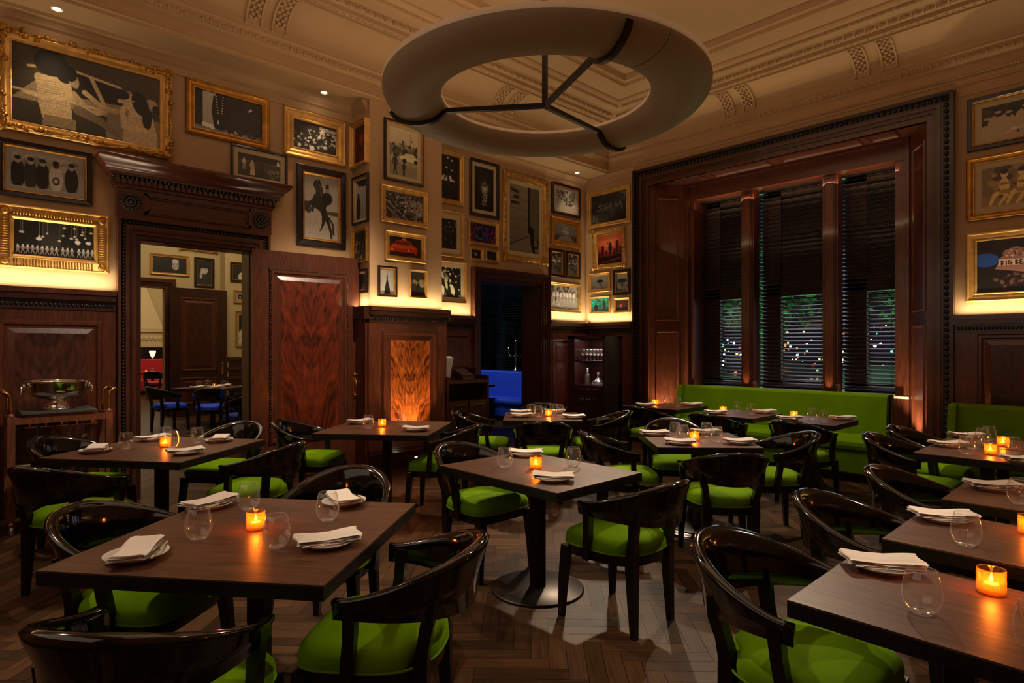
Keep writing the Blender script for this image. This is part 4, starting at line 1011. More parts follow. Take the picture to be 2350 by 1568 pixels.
mb = MB(); mb.lathe([(.042, 0), (.045, .01), (.045, .13), (.04, .16), (.018, .19), (.016, .215), (.024, .222)], (0, 0, 0), 'glass_base', 20, cap=False); mb.build('body', t)
mb = MB(); mb.ball((0, 0, .25), .026, 'glass_base', 10); mb.build('stopper', t)
t = tag(empty('decanter', (8.08, 6.47, .881)), 'wide-bottomed crystal decanter with narrow neck in the display cabinet', 'decanter')
mb = MB(); mb.lathe([(.03, 0), (.1, .012), (.115, .03), (.09, .06), (.03, .1), (.017, .13), (.016, .17), (.028, .19)], (0, 0, 0), 'glass_base', 28, cap=False); mb.build('body', t)
mb = MB(); mb.ball((0, 0, .205), .018, 'glass_base', 8); mb.build('stopper', t)

# ------------------------------------------------------------------ photographs: a tiny painter onto a fine colour grid
class Paint:
    def __init__(s, ar, n, bg=.2, tint=(1, .93, .8), seed=0):
        s.h = n; s.w = max(6, int(n * ar)); s.ar = ar; s.tint = tint; s.r = random.Random(seed); s.nr = np.random.RandomState(seed)
        ys, xs = np.mgrid[0:s.h, 0:s.w]; s.x = (xs + .5) / s.h; s.y = (ys + .5) / s.h; s.px = 1.0 / s.h
        s.i = np.zeros((s.h, s.w, 3)); s.i[:] = s.c(bg)
    def c(s, g): return np.array(g if isinstance(g, (tuple, list)) else [g * t for t in s.tint])
    def mix(s, m, g):
        m = np.clip(m, 0, 1)[..., None]; s.i = s.i * (1 - m) + s.c(g) * m
    def grad(s, g0, g1): t = s.y[..., None]; s.i = s.c(g0) * (1 - t) + s.c(g1) * t
    def ell(s, x, y, rx, ry, g, rot=0, soft=1.2):
        X, Y = s.x - x * s.ar, s.y - y; ca, sa = math.cos(rot), math.sin(rot); X, Y = X * ca + Y * sa, -X * sa + Y * ca
        d = np.sqrt((X / rx) ** 2 + (Y / ry) ** 2); s.mix((1 - d) * min(rx, ry) / (s.px * soft) + .5, g)
    def line(s, pts, w, g, w2=None):
        n = len(pts) - 1
        for k in range(n):
            (ax, ay), (bx, by) = pts[k], pts[k + 1]; ax *= s.ar; bx *= s.ar; dx, dy = bx - ax, by - ay; q = dx * dx + dy * dy + 1e-9
            t = np.clip(((s.x - ax) * dx + (s.y - ay) * dy) / q, 0, 1); d = np.hypot(s.x - ax - t * dx, s.y - ay - t * dy)
            ww = w if w2 is None else w + (w2 - w) * (k + t) / n
            s.mix((ww / 2 - d) / s.px + .5, g)
    def poly(s, pts, g):
        m = np.zeros_like(s.x, bool); n = len(pts)
        for k in range(n):
            x0, y0 = pts[k]; x1, y1 = pts[(k + 1) % n]; x0 *= s.ar; x1 *= s.ar
            if y0 == y1: continue
            cnd = ((s.y > y0) != (s.y > y1)) & (s.x < (x1 - x0) * (s.y - y0) / (y1 - y0) + x0); m ^= cnd
        s.mix(m.astype(float), g)
    def noise(s, amp, cell=4):
        hh, ww = s.h // cell + 2, s.w // cell + 2; a = s.nr.rand(hh, ww); a = np.kron(a, np.ones((cell, cell)))[:s.h, :s.w]; s.i *= (1 + amp * (a - .5))[..., None]; 
    def blobs(s, n, x0, x1, y0, y1, r0, r1, gs):
        for _ in range(n): s.ell(s.r.uniform(x0, x1), s.r.uniform(y0, y1), s.r.uniform(r0, r1), s.r.uniform(r0, r1), s.r.choice(gs), s.r.uniform(0, 3))
    def person(s, x, y, h, body=.3, skin=.6, hair=.08, legs=.15, step=.12, arm=True):
        """simple standing figure: feet at y, height h"""
        a = h / s.ar
        s.line([(x, y + .52 * h), (x - step * a, y)], .1 * h, legs, .05 * h); s.line([(x, y + .52 * h), (x + step * a, y)], .1 * h, legs, .05 * h)
        s.line([(x, y + .78 * h), (x, y + .5 * h)], .2 * h, body, .15 * h)
        if arm: s.line([(x - .09 * a, y + .8 * h), (x - .16 * a, y + .62 * h), (x - .1 * a, y + .5 * h)], .05 * h, body); s.line([(x + .09 * a, y + .8 * h), (x + .15 * a, y + .62 * h), (x + .1 * a, y + .48 * h)], .05 * h, body)
        s.ell(x, y + .92 * h, .06 * h, .075 * h, skin); s.ell(x, y + .955 * h, .064 * h, .05 * h, hair)
def P_car(p):
    p.grad(.10, .16); p.poly([(0, .3), (.25, .78), (.78, .72), (1, .3)], .42); p.poly([(.18, .45), (.32, .8), (.68, .76), (.8, .5)], .05); p.line([(.1, .74), (.36, .82), (.7, .74), (.86, .52)], .035, .62)
    p.line([(.5, .78), (.6, .42)], .05, .66); p.line([(.0, .42), (.3, .4), (1, .34)], .03, .62); p.poly([(.6, .02), (.62, .42), (1, .38), (1, 0)], .36); p.ell(.93, .6, .09, .08, .5); p.ell(.97, .55, .05, .06, .06)
    p.line([(.46, .56), (.58, .42), (.68, .42)], .07, .62, .03); p.line([(.38, .5), (.5, .28), (.62, .4), (.72, .4)], .1, .55, .045); p.line([(.42, .3), (.56, .22), (.68, .08)], .13, .3, .07)
    p.poly([(.14, .66), (.16, .3), (.2, .02), (.38, .02), (.37, .3), (.32, .68)], .62)
    for k in range(10): p.line([(.15, .6 - k * .03), (.34, .6 - k * .03)], .008, .42)
    p.ell(.165, .62, .05, .06, .6); p.line([(.34, .62), (.36, .44), (.2, .38), (.08, .4)], .09, .64, .05); p.ell(.24, .84, .18, .17, .035); p.ell(.33, .72, .09, .1, .03); p.poly([(.18, .02), (.2, .16), (.4, .16), (.4, .02)], .4)
    p.ell(.38, .7, .06, .12, .5, .3); p.ell(.36, .76, .08, .1, .03)
    p.ell(.86, .3, .16, .26, .66, .2); p.poly([(.72, 0), (.74, .36), (.9, .42), (.98, .2), (.98, 0)], .6); p.ell(.78, .58, .09, .12, .66, -.5); p.ell(.85, .58, .1, .17, .035, .3); p.ell(.9, .4, .06, .16, .04)
    p.line([(.88, .22), (.73, .22), (.72, .44), (.76, .58)], .085, .66, .05); p.line([(.7, .56), (.8, .6)], .06, .62, .02); p.ell(.71, .66, .1, .07, .04); p.noise(.25, 2)
def P_coat(p):
    p.grad(.45, .55); p.poly([(0, 0), (0, 1), (.12, 1), (.12, 0)], .02); p.poly([(.3, 0), (.26, .6), (.3, 1), (1, 1), (1, 0)], .075); p.poly([(0, 0), (0, .1), (.4, .06), (1, .1), (1, 0)], .35)
    p.poly([(.1, .1), (.12, .2), (.3, .16), (.28, .05)], .75); p.poly([(.24, .55), (.27, .92), (.46, .95), (.5, .5), (.46, .1), (.28, .1)], .03)
    for k in range(7): p.ell(.31 + .004 * k, .92 - k * .07, .012, .014, .9); p.ell(.41 - .003 * k, .93 - k * .07, .012, .014, .9)
    p.ell(.83, .78, .03, .035, .8); p.ell(.79, .74, .02, .03, .6); p.line([(.34, .3), (.34, .22)], .03, .8); p.blobs(26, .4, .98, .03, .1, .01, .05, [.02, .5, .06]); p.noise(.2, 2)
def P_kids(p):
    p.grad(.13, .2); p.poly([(0, .7), (0, 1), (1, 1), (1, .75)], .1); p.line([(0, .68), (1, .68)], .01, .3); p.line([(0, .44), (1, .5)], .01, .28)
    for x, y, h, b in ((.15, .3, .5, .7), (.33, .12, .62, .6), (.56, .05, .75, .14), (.93, .5, .4, .7)): p.person(x, y, h, b, .5, .75 if b > .5 else .05, .6 if x < .5 else .1, .1)
    p.poly([(.28, .1), (.4, .1), (.38, .4), (.3, .4)], .65); p.blobs(26, .6, .95, .1, .45, .02, .07, [.25, .35, .18]); p.noise(.3, 2)
def P_crowd(p):
    p.i[:] = p.c(.06); p.blobs(70, 0, 1, .1, .8, .02, .07, [.5, .62, .3, .05, .42, .1]); p.blobs(60, 0, 1, .1, .75, .02, .05, [.03, .6, .04]); p.poly([(.6, .7), (.6, .95), (1, .9), (1, .7)], .5); p.blobs(20, .6, 1, .7, .9, .02, .04, [.05, .6]); p.ell(.42, .1, .1, .09, .6); p.noise(.3, 2)
def P_horse(p):
    p.grad(.66, .42); p.poly([(0, 0), (0, .40), (1, .45), (1, 0)], .6); p.ell(.9, .43, .16, .035, .2); p.ell(.06, .5, .05, .08, .14); p.ell(.12, .46, .05, .07, .16)
    p.poly([(.25, .84), (.29, .91), (.36, .94), (.42, .9), (.47, .8), (.5, .68), (.6, .56), (.68, .42), (.76, .26), (.82, .14), (.83, .03), (.77, .02), (.75, .12), (.68, .24), (.62, .3), (.57, .22), (.49, .14), (.43, .11), (.5, .22), (.52, .34), (.48, .42), (.4, .47), (.3, .5), (.26, .42), (.2, .42), (.22, .52), (.14, .5), (.09, .42), (.06, .45), (.1, .56), (.22, .62), (.32, .66), (.34, .76), (.3, .8)], .1)
    p.ell(.4, .6, .09, .13, .09); p.line([(.72, .36), (.84, .26), (.86, .1)], .03, .12); p.line([(.42, .94), (.5, .82), (.54, .7)], .03, .05)
    p.ell(.67, .66, .085, .1, .05); p.line([(.62, .7), (.5, .66)], .04, .05); p.line([(.66, .58), (.56, .5), (.58, .4)], .05, .06); p.ell(.67, .79, .032, .035, .35); p.poly([(.6, .815), (.75, .815), (.73, .825), (.715, .88), (.63, .88), (.62, .825)], .04); p.noise(.1, 2)
def P_group(p):
    p.grad(.4, .5); p.blobs(20, 0, 1, .6, 1, .05, .12, [.35, .45, .55])
    for x, b in ((.1, .05), (.28, .1), (.45, .06), (.64, .62), (.87, .07)): p.ell(x, .38, .17, .42, b); p.ell(x, .78, .075, .1, .5 if b < .5 else .06); p.ell(x, .85, .08, .06, .05)
    p.ell(.64, .3, .09, .12, .1); p.ell(.64, .3, .05, .07, .6); p.noise(.2, 2)
def P_dance(p):
    p.i[:] = p.c(.045); p.poly([(.3, 0), (.36, 1), (.6, 1), (.55, 0)], .1)
    for k in range(17): x = p.r.choice([p.r.uniform(.08, .45), p.r.uniform(.5, .97)]); y = p.r.uniform(.45, .9); p.line([(x, 1), (x, y)], .006, .5); p.ell(x, y, .025 + .02 * p.r.random(), .03, .62)
    for x in (.78, .3, .92): p.ell(x, .5, .07, .05, .7)
    for k in range(16): x = .05 + k * .058 + (.02 if k > 8 else 0) + (.03 if k > 11 else 0); p.person(x, .05, .26, .78, .78, .78, .78, .17)
    p.line([(0, .035), (1, .035)], .05, .12)
def P_red(p):
    p.tint = (1, .3, .18); p.grad(.22, .1); p.poly([(.2, 0), (.4, .6), (.6, .6), (.8, 0)], .25); p.blobs(30, .1, .9, 0, .6, .03, .1, [.1, .3, .2, .03]); p.ell(.5, .62, .1, .16, .4)
def P_pale(p):
    p.grad(.3, .35); p.poly([(.0, 1), (1, 1), (1, .8), (.3, .85)], .05); p.ell(.25, .3, .1, .3, .04); p.ell(.25, .62, .05, .06, .05); p.line([(.6, .8), (.6, 0)], .01, .12); p.line([(.85, .8), (.85, 0)], .01, .12)
def P_dark(p):
    p.grad(.05, .09); p.blobs(40, 0, 1, 0, .7, .02, .08, [.03, .12, .25, .06, .4]); p.noise(.4, 2)
def P_street(p):
    p.grad(.42, .66); p.poly([(0, 0), (0, .3), (1, .22), (1, 0)], .4); p.blobs(120, 0, 1, .38, .66, .02, .06, [.12, .3, .2, .45]); p.poly([(.42, .6), (.42, .76), (.52, .76), (.52, .6)], .2); p.line([(.74, .3), (.74, .95)], .012, .1); p.line([(.74, .76), (.82, .8)], .02, .15)
    p.ell(.7, .4, .26, .06, .78); p.ell(.7, .46, .14, .05, .72); p.ell(.52, .34, .05, .05, .06); p.ell(.92, .36, .05, .05, .1); p.person(.2, .02, .42, .1, .15, .05, .07, .08); p.person(.5, .0, .3, .08, .12, .04, .08, .08); p.noise(.12, 2)
def P_bench(p):
    p.grad(.12, .2); p.poly([(.3, .9), (1, .75), (1, .2), (.8, .1)], .34); p.blobs(130, 0, 1, 0, 1, .02, .05, [.04, .5, .3, .08]); 
    for k in range(4): p.line([(0, .8 - k * .12), (.75 - k * .1, -.05)], .03, .5 if k % 2 else .05)
    p.blobs(60, .2, .95, .1, .75, .02, .045, [.05, .55, .04]); p.noise(.2, 2)
def P_taxi(p):
    p.tint = (1, 1, 1); p.grad((.10, .04, .03), (.07, .05, .06)); p.blobs(20, 0, 1, .6, 1, .03, .09, [(.2, .1, .05), (.3, .2, .1), (.05, .05, .08)])
    p.poly([(.0, .12), (.02, .42), (.18, .62), (.22, .8), (.62, .84), (.76, .62), (.9, .5), (.88, .15)], (.62, .10, .02)); p.poly([(.2, .6), (.25, .76), (.6, .79), (.68, .6)], (.25, .12, .08)); p.poly([(.05, .42), (.1, .6), (.7, .6), (.85, .42)], (.75, .2, .04)); p.poly([(0, .1), (0, .22), (.8, .25), (.8, .1)], (.08, .05, .05))
    p.ell(.1, .34, .05, .05, (.8, .7, .5)); p.ell(.6, .34, .05, .05, (.8, .7, .5)); p.poly([(.4, .84), (.4, .92), (.52, .93), (.52, .84)], (.8, .5, .2)); p.noise(.25, 2)
def P_spire(p): p.grad(.36, .42); p.poly([(.3, 0), (.34, .25), (.42, .45), (.47, .6), (.49, .95), (.51, .95), (.54, .6), (.6, .42), (.68, .22), (.72, 0)], .03)
def P_haze(p): p.grad(.04, .12); p.blobs(14, 0, 1, .45, .65, .05, .1, [.35, .2, .45]); p.ell(.5, .35, .08, .22, .015); p.noise(.2, 2)
def P_chand(p):
    p.grad(.03, .05); 
    for x, y in ((.55, .95), (.7, .9), (.5, .72), (.7, .68)): p.ell(x, y, .028, .02, .8)
    for k in range(12): a = p.r.uniform(-.2, .2); p.line([(.52 + a, .5 + p.r.uniform(-.05, .05)), (.52 + a * 1.4, .43)], .03, .75)
    p.blobs(50, 0, 1, 0, .4, .01, .03, [.1, .07, .14])
def P_branch(p): p.i[:] = p.c(.04); p.blobs(110, 0, 1, 0, 1, .005, .04, [.15, .3, .05, .02, .4]); p.noise(.5, 2)
def P_ball(p):
    p.grad(.08, .04); p.blobs(110, 0, 1, 0, 1, .015, .05, [.6, .03, .05, .7, .1]); p.ell(.45, .45, .05, .2, .75, .2); p.ell(.3, .75, .05, .18, .7, .5); p.ell(.3, .2, .1, .2, .7); p.ell(.68, .25, .08, .18, .75, .3); p.noise(.3, 2)
def P_lamp(p):
    p.grad(.02, .05); p.ell(.52, .55, .16, .2, .12, soft=12); p.ell(.52, .52, .08, .1, .6, soft=8); p.ell(.52, .62, .05, .07, .04); p.ell(.52, .63, .015, .04, .9); p.blobs(50, .4, .64, .12, .42, .005, .018, [.5, .8, .2]); p.line([(.52, .7), (.52, .8)], .008, .2)
def P_graf(p):
    p.tint = (1, 1, 1); p.i[:] = (.05, .04, .16); p.blobs(130, 0, 1, 0, 1, .03, .09, [(.35, .03, .06), (.05, .12, .4), (.2, .05, .3), (.4, .1, .05), (.03, .03, .12), (.02, .02, .03)]); p.ell(.4, .45, .24, .3, (.08, .3, .5)); p.ell(.4, .45, .2, .25, (.03, .05, .15)); p.ell(.4, .6, .09, .13, (.02, .01, .03)); p.ell(.4, .35, .16, .14, (.02, .02, .04))
def P_small(p): p.grad(.03, .06); p.ell(.45, .5, .12, .2, .5); p.ell(.6, .45, .1, .15, .4); p.ell(.3, .6, .08, .1, .3)
def P_wall(p):
    p.grad(.25, .36); 
    for k in range(6): p.line([(0, .2 + k * .15), (.6, .22 + k * .14)], .008, .2)
    p.poly([(.6, 1), (.6, .2), (.66, .18), (.66, 1)], .06); p.poly([(.66, 1), (.66, .18), (1, .08), (1, 1)], .24)
    for k in range(30): p.line([(.67, .1 + k * .03), (1, .08 + k * .03)], .006, .17)
    p.poly([(0, 0), (0, .12), (.62, .3), (1, .12), (1, 0)], .3); p.line([(0, .1), (.62, .26)], .02, .12)
    p.line([(.72, .3), (.76, .08)], .09, .02, .06); p.ell(.7, .34, .06, .06, .03); p.line([(.76, .1), (.92, .1)], .03, .02); p.line([(.74, .14), (.8, .03)], .05, .02); p.line([(.93, .22), (.93, .14)], .02, .05); p.noise(.12, 2)
    def lt(x, y, g=.04):
        s_ = .018; p.line([(x, y), (x, y + .035)], .012, g); p.line([(x, y + .035), (x + s_ * .8, y + .035)], .01, g); p.line([(x + s_ * .8, y + .035), (x + s_ * .8, y)], .009, g)
    for k in range(8): lt(.04 + k * .035, .9 - k * .004)
    for k in range(5): lt(.14 + k * .035, .8)
    for k in range(8): lt(.05 + k * .035, .71)
def P_pond(p): p.grad(.45, .3); p.blobs(90, 0, 1, .45, 1, .03, .08, [.15, .3, .45, .1]); p.ell(.7, .35, .2, .12, .1); p.blobs(16, .5, .9, .25, .5, .02, .05, [.05, .6, .1]); p.noise(.2, 2)
def P_museum(p):
    p.grad(.06, .4); p.poly([(0, 0), (0, .3), (1, .38), (1, 0)], .1)
    for k, (w, g) in enumerate(((.34, .5), (.30, .42), (.26, .5), (.22, .4))): y = .78 - k * .12; p.ell(.5, y, w, .08, g); p.ell(.5, y - .05, w, .03, .12)
    p.poly([(.1, 0), (.3, .32), (.7, .34), (.9, 0)], .28)
def P_cafe(p): p.grad(.3, .08); p.poly([(.1, .55), (.1, .65), (.9, .66), (.9, .56)], .8); p.blobs(50, 0, 1, .5, .95, .02, .07, [.4, .06, .03, .5]); p.person(.35, .1, .35, .06); p.person(.55, .08, .38, .05); p.ell(.75, .2, .1, .12, .1); p.noise(.3, 2)
def P_team(p):
    p.grad(.3, .5); p.blobs(50, 0, 1, .6, 1, .04, .09, [.1, .2, .4]); 
    for k in range(7): p.person(.12 + k * .12, .3 + .02 * (k % 2), .5, .78, .12, .05, .5, .06)
    p.line([(0, .1), (.2, .4), (.35, .1)], .012, .7); p.line([(.1, .25), (.6, .02)], .012, .6); p.ell(.18, .42, .05, .1, .05); p.noise(.25, 2)
def P_neon(p):
    p.grad(.05, .09); p.blobs(40, 0, 1, 0, 1, .05, .2, [.06, .1, .04, .12])
    def st(pts, g=.42): p.line(pts, .035, g); p.line(pts, .015, .1)
    ox_, oy_ = .2, .42
    st([(.31, .6), (.26, .66), (.2, .6), (.3, .5), (.26, .42), (.18, .46)]); st([(.34, .4), (.46, .66)]); st([(.46, .4), (.36, .64)]); st([(.5, .38), (.52, .64)]); st([(.42, .5), (.56, .52)]); st([(.58, .36), (.57, .62)])
    st([(.66, .38), (.68, .64), (.74, .48), (.82, .66), (.86, .42)]); st([(.04, .08), (.06, .32), (.16, .06), (.18, .3)]); st([(.84, .95), (.96, .92), (.92, .72)])
def P_sun(p):
    p.tint = (1, 1, 1); p.grad((.12, .02, .03), (.75, .22, .12)); p.ell(.5, .8, .4, .3, (.8, .35, .2), soft=20)
    for x, w, h in ((.08, .1, .4), (.22, .1, .62), (.36, .06, .45), (.8, .12, .75), (.93, .1, .55), (.68, .08, .5)): p.poly([(x - w / 2, .2), (x - w / 2, h), (x + w / 2, h), (x + w / 2, .2)], (.16, .02, .04))
    p.poly([(0, 0), (0, .22), (1, .3), (1, 0)], (.02, .01, .01)); p.line([(.2, .05), (.9, .16)], .03, (.5, .05, .08)); p.person(.52, .22, .5, (.02, .01, .01), (.03, .01, .01), (.02, 0, 0), (.02, .01, .01), .1); p.line([(.55, .6), (.4, .72)], .03, (.02, .01, .01))
def P_umb(p): p.grad(.22, .4); p.ell(.5, .6, .3, .12, .05); p.line([(.5, .6), (.5, .2)], .02, .1); p.person(.5, .08, .45, .08, .3); p.blobs(20, 0, 1, 0, .3, .03, .08, [.35, .1]); p.noise(.3, 2)
def P_teal(p): p.tint = (1, 1, 1); p.grad((.0, .16, .15), (.02, .4, .36)); p.blobs(40, 0, 1, .3, 1, .04, .12, [(.0, .3, .25), (.02, .1, .1), (.05, .5, .42)]); p.ell(.25, .3, .2, .25, (.03, .01, .01)); p.ell(.25, .8, .06, .06, (.6, .03, .02)); p.person(.7, .05, .8, (.01, .01, .01), (.02, .01, .01), (.01, .01, .01), (.01, .01, .01), .08)
def P_rosy(p): p.tint = (1, .4, .35); p.grad(.05, .14); p.blobs(20, 0, 1, .35, .65, .05, .12, [.5, .25, .1]); p.noise(.3, 2)
def P_men(p):
    p.grad(.06, .12); p.blobs(30, 0, 1, .5, 1, .04, .1, [.04, .15, .1])
    for x, y, r_ in ((.06, .3, .2), (.2, .45, .3), (.34, .4, .34), (.55, .5, .3), (.75, .45, .32), (.92, .5, .3)): p.ell(x, y - .15, r_ * .75, r_ * 1.25, .55 if x < .8 else .3, .1); p.ell(x + .02, y + .24, .07, .09, .08); p.ell(x + .02, y + .3, .09, .045, .5)
    p.line([(.3, .05), (1, .4)], .015, .8); p.ell(.42, .15, .07, .05, .7); p.noise(.2, 2)
def P_beach(p):
    p.tint = (1, .78, .42); p.grad(.45, .35); p.blobs(40, 0, 1, .3, 1, .05, .15, [.2, .35, .5])
    for x in (.3, .52, .75): p.ell(x, .5, .1, .2, .8); p.ell(x, .78, .075, .09, .8); p.ell(x, .85, .08, .06, .1); p.line([(x, .36), (x - .12, .3), (x - .18, .06)], .13, .8, .06); p.line([(x, .36), (x + .02, .25), (x - .06, .04)], .12, .75, .06); p.poly([(x - .06, .52), (x - .05, .58), (x + .06, .58), (x + .06, .52)], .45); p.poly([(x - .07, .3), (x - .07, .4), (x + .08, .4), (x + .07, .3)], .5)
    p.noise(.15, 2)
def P_beat(p):
    p.tint = (1, 1, 1); p.grad((.03, .015, .015), (.05, .02, .03)); p.ell(.1, .62, .2, .13, (.06, .2, .5)); p.poly([(.22, .5), (.3, .78), (.42, .84), (.56, .78), (.64, .66), (.64, .4), (.56, .34), (.2, .44)], (.45, .3, .26)); p.poly([(.24, .50), (.24, .62), (.64, .6), (.64, .49)], (.75, .6, .52))
    def t(pts): p.line(pts, .017, (.04, .01, .01))
    x = .27; y = .51; h = .075; w = .03
    B = lambda x: (t([(x, y), (x, y + h), (x + w * .7, y + h * .8), (x, y + h * .5), (x + w * .8, y + h * .2), (x, y)]))
    B(x); t([(x + .05, y), (x + .05, y + h)]); t([(x + .105, y + h * .8), (x + .08, y + h), (x + .07, y + h * .3), (x + .09, y), (x + .11, y + h * .4), (x + .09, y + h * .45)])
    x2 = x + .15; B(x2); t([(x2 + .07, y + h), (x2 + .045, y + h), (x2 + .045, y), (x2 + .07, y)]); t([(x2 + .045, y + h / 2), (x2 + .065, y + h / 2)]); t([(x2 + .085, y), (x2 + .1, y + h), (x2 + .115, y)]); t([(x2 + .09, y + h * .4), (x2 + .11, y + h * .4)]); t([(x2 + .125, y + h), (x2 + .16, y + h)]); t([(x2 + .143, y + h), (x2 + .143, y)])
    p.blobs(50, .2, .75, .08, .36, .015, .05, [(.02, .01, .01), (.1, .05, .05), (.25, .15, .13)]); p.blobs(24, .28, .6, .64, .8, .008, .018, [(.8, .6, .5), (.1, .03, .03)])
def P_face(p): p.i[:] = p.c(.05); p.ell(.66, .5, .2, .3, .5); p.ell(.66, .78, .2, .12, .6); p.ell(.6, .56, .04, .02, .08); p.ell(.73, .56, .04, .02, .08); p.line([(.6, .36), (.72, .36)], .02, .1); p.noise(.3, 2)
def P_hat(p): p.i[:] = p.c(.06); p.ell(.5, .25, .4, .25, .1); p.ell(.5, .6, .13, .16, .55); p.ell(.5, .74, .24, .06, .04); p.ell(.5, .8, .14, .07, .05); p.line([(.26, .3), (.3, .6)], .09, .5); p.noise(.3, 2)
def P_shirt(p): p.i[:] = p.c(.08); p.ell(.55, .2, .34, .34, .62); p.ell(.55, .62, .11, .14, .4); p.ell(.55, .76, .2, .05, .05); p.line([(.55, .45), (.55, .1)], .05, .08); p.noise(.25, 2)

def make_print(parent, w, h, fn, n, depth, seed=0, tint=(1, .93, .8)):
    p = Paint(w / h, n, seed=seed, tint=tint); fn(p); H, W_ = p.h, p.w
    xs = np.linspace(-w / 2, w / 2, W_ + 1); zs = np.linspace(-h / 2, h / 2, H + 1)
    vs = [(x, -depth, z) for z in zs for x in xs]; fs = [(j * (W_ + 1) + i, j * (W_ + 1) + i + 1, (j + 1) * (W_ + 1) + i + 1, (j + 1) * (W_ + 1) + i) for j in range(H) for i in range(W_)]
    me = bpy.data.meshes.new('print'); me.from_pydata(vs, [], fs); a = me.color_attributes.new('ink', 'FLOAT_COLOR', 'CORNER')
    c = np.ones((H * W_, 4, 4)); c[:, :, :3] = np.clip(np.clip(p.i * 1.25, 0, 1) ** 1.7, .003, .9).reshape(-1, 1, 3); a.data.foreach_set('color', c.ravel())
    me.materials.append(MATS['print']); me.update(); o_ = bpy.data.objects.new('print', me); col.objects.link(o_); o_.parent = parent; return o_
def frame_sweep(mb, w, h, prof, mat, smooth=False):
    """prof: (inset from outer edge, height off the wall)"""
    rings = []
    for (i_, d_) in prof: rings.append([(-w / 2 + i_, -d_, -h / 2 + i_), (w / 2 - i_, -d_, -h / 2 + i_), (w / 2 - i_, -d_, h / 2 - i_), (-w / 2 + i_, -d_, h / 2 - i_)])
    vs = [p for r_ in rings for p in r_]; fs = [(j * 4 + k, j * 4 + (k + 1) % 4, (j + 1) * 4 + (k + 1) % 4, (j + 1) * 4 + k) for j in range(len(rings) - 1) for k in range(4)]
    mb.add(vs, fs, mat, smooth)
def picture(plane, c, z, w, h, style, fn, label, fw_=.06, mat_=.0, matm='mat_board', n=60, group=None, seed=None, tint=(1, .93, .8), deep=1.0):
    if plane[0] == 'y': t = empty('framed_photograph', (c, plane[1], z))
    else: t = empty('framed_photograph', (plane[1], c, z), -PI / 2)
    tag(t, label, 'picture', group)
    seed = seed if seed is not None else int(abs(c * 100 + z * 37))
    mb = MB(); f = fw_
    if style in ('gold', 'gold_bright'):
        frame_sweep(mb, w, h, [(0, 0), (0, .022 * deep), (.05 * f / .06, .03 * deep), (f * .25, .03 * deep), (f * .32, .045 * deep), (f * .45, .05 * deep), (f * .6, .038 * deep), (f * .8, .024), (f * .86, .028), (f, .016), (f, .004)][:] if False else
                    [(0, 0), (0, .035 * deep), (f * .12, .042 * deep), (f * .25, .036 * deep), (f * .32, .03 * deep), (f * .55, .028 * deep), (f * .78, .018), (f * .84, .022), (f * .95, .022), (f, .012), (f, .003)], style)
    elif style in ('dark', 'dark_gold'):
        frame_sweep(mb, w, h, [(0, 0), (0, .03), (f * .1, .034), (f * .85, .03), (f, .02), (f, .003)], 'frame_dark')
    elif style == 'ornate':
        frame_sweep(mb, w, h, [(0, 0), (0, .02), (f * .2, .05), (f * .4, .062), (f * .62, .045), (f * .8, .022), (f * .88, .028), (f, .014), (f, .003)], 'gold_bright', True)
        rr = random.Random(seed)
        def blob(x, zz, r0): mb.ball((x, -.05 - rr.uniform(0, .012), zz), r0, 'gold', 6, sq=(rr.uniform(.8, 1.5), .6, rr.uniform(.8, 1.5)))
        for sx in (-1, 1):
            for sz in (-1, 1):
                for k in range(16): blob(sx * (w / 2 - f * .35 - rr.uniform(-.3, 1.3) * f * .8 * (k % 2)), sz * (h / 2 - f * .35 - rr.uniform(-.3, 1.3) * f * .8 * ((k + 1) % 2)), f * rr.uniform(.14, .26))
                mb.ball((sx * (w / 2 - f * .15), -.045, sz * (h / 2 - f * .15)), f * .36, 'gold_bright', 8, sq=(1, .5, 1))
        for (L_, hor) in ((w, True), (h, False)):
            cnt = max(1, int(L_ / .42))
            for s_ in (-1, 1):
                for q in range(cnt):
                    u0 = (q + .5) / cnt * L_ - L_ / 2
                    for k in range(9):
                        u = u0 + rr.uniform(-1.6, 1.6) * f; v = (h if hor else w) / 2 - f * rr.uniform(0.0, .5)
                        blob(u if hor else s_ * v, s_ * v if hor else u, f * rr.uniform(.12, .24))
                    # scroll running between the cartouches
                    pts = []
                    for k in range(9):
                        u = u0 - L_ / cnt * .5 + L_ / cnt * k / 8; v = (h if hor else w) / 2 - f * (.22 + .16 * math.sin(k * PI / 4)); pts.append((u if hor else s_ * v, -.058, s_ * v if hor else u))
                    mb.tube(pts, f * .07, 'gold_bright', 6)
    elif style == 'fluted':
        frame_sweep(mb, w, h, [(0, 0), (0, .04), (f * .1, .046), (f * .16, .035), (f * .7, .02), (f * .76, .03), (f * .86, .03), (f, .014), (f, .003)], 'gold_bright')
        step = .022
        u = -w / 2 + f
        while u < w / 2 - f: 
            for s_ in (-1, 1): mb.tube([(u, -.036, s_ * (h / 2 - f * .18)), (u, -.024, s_ * (h / 2 - f * .68))], .006, 'gold', 6)
            u += step
        u = -h / 2 + f
        while u < h / 2 - f:
            for s_ in (-1, 1): mb.tube([(s_ * (w / 2 - f * .18), -.036, u), (s_ * (w / 2 - f * .68), -.024, u)], .006, 'gold', 6)
            u += step
        for sx in (-1, 1):
            for sz in (-1, 1): mb.ball((sx * (w / 2 - f * .45), -.03, sz * (h / 2 - f * .45)), f * .3, 'gold', 8, sq=(1, .5, 1))
    mb.build('frame', t)
    inn = f
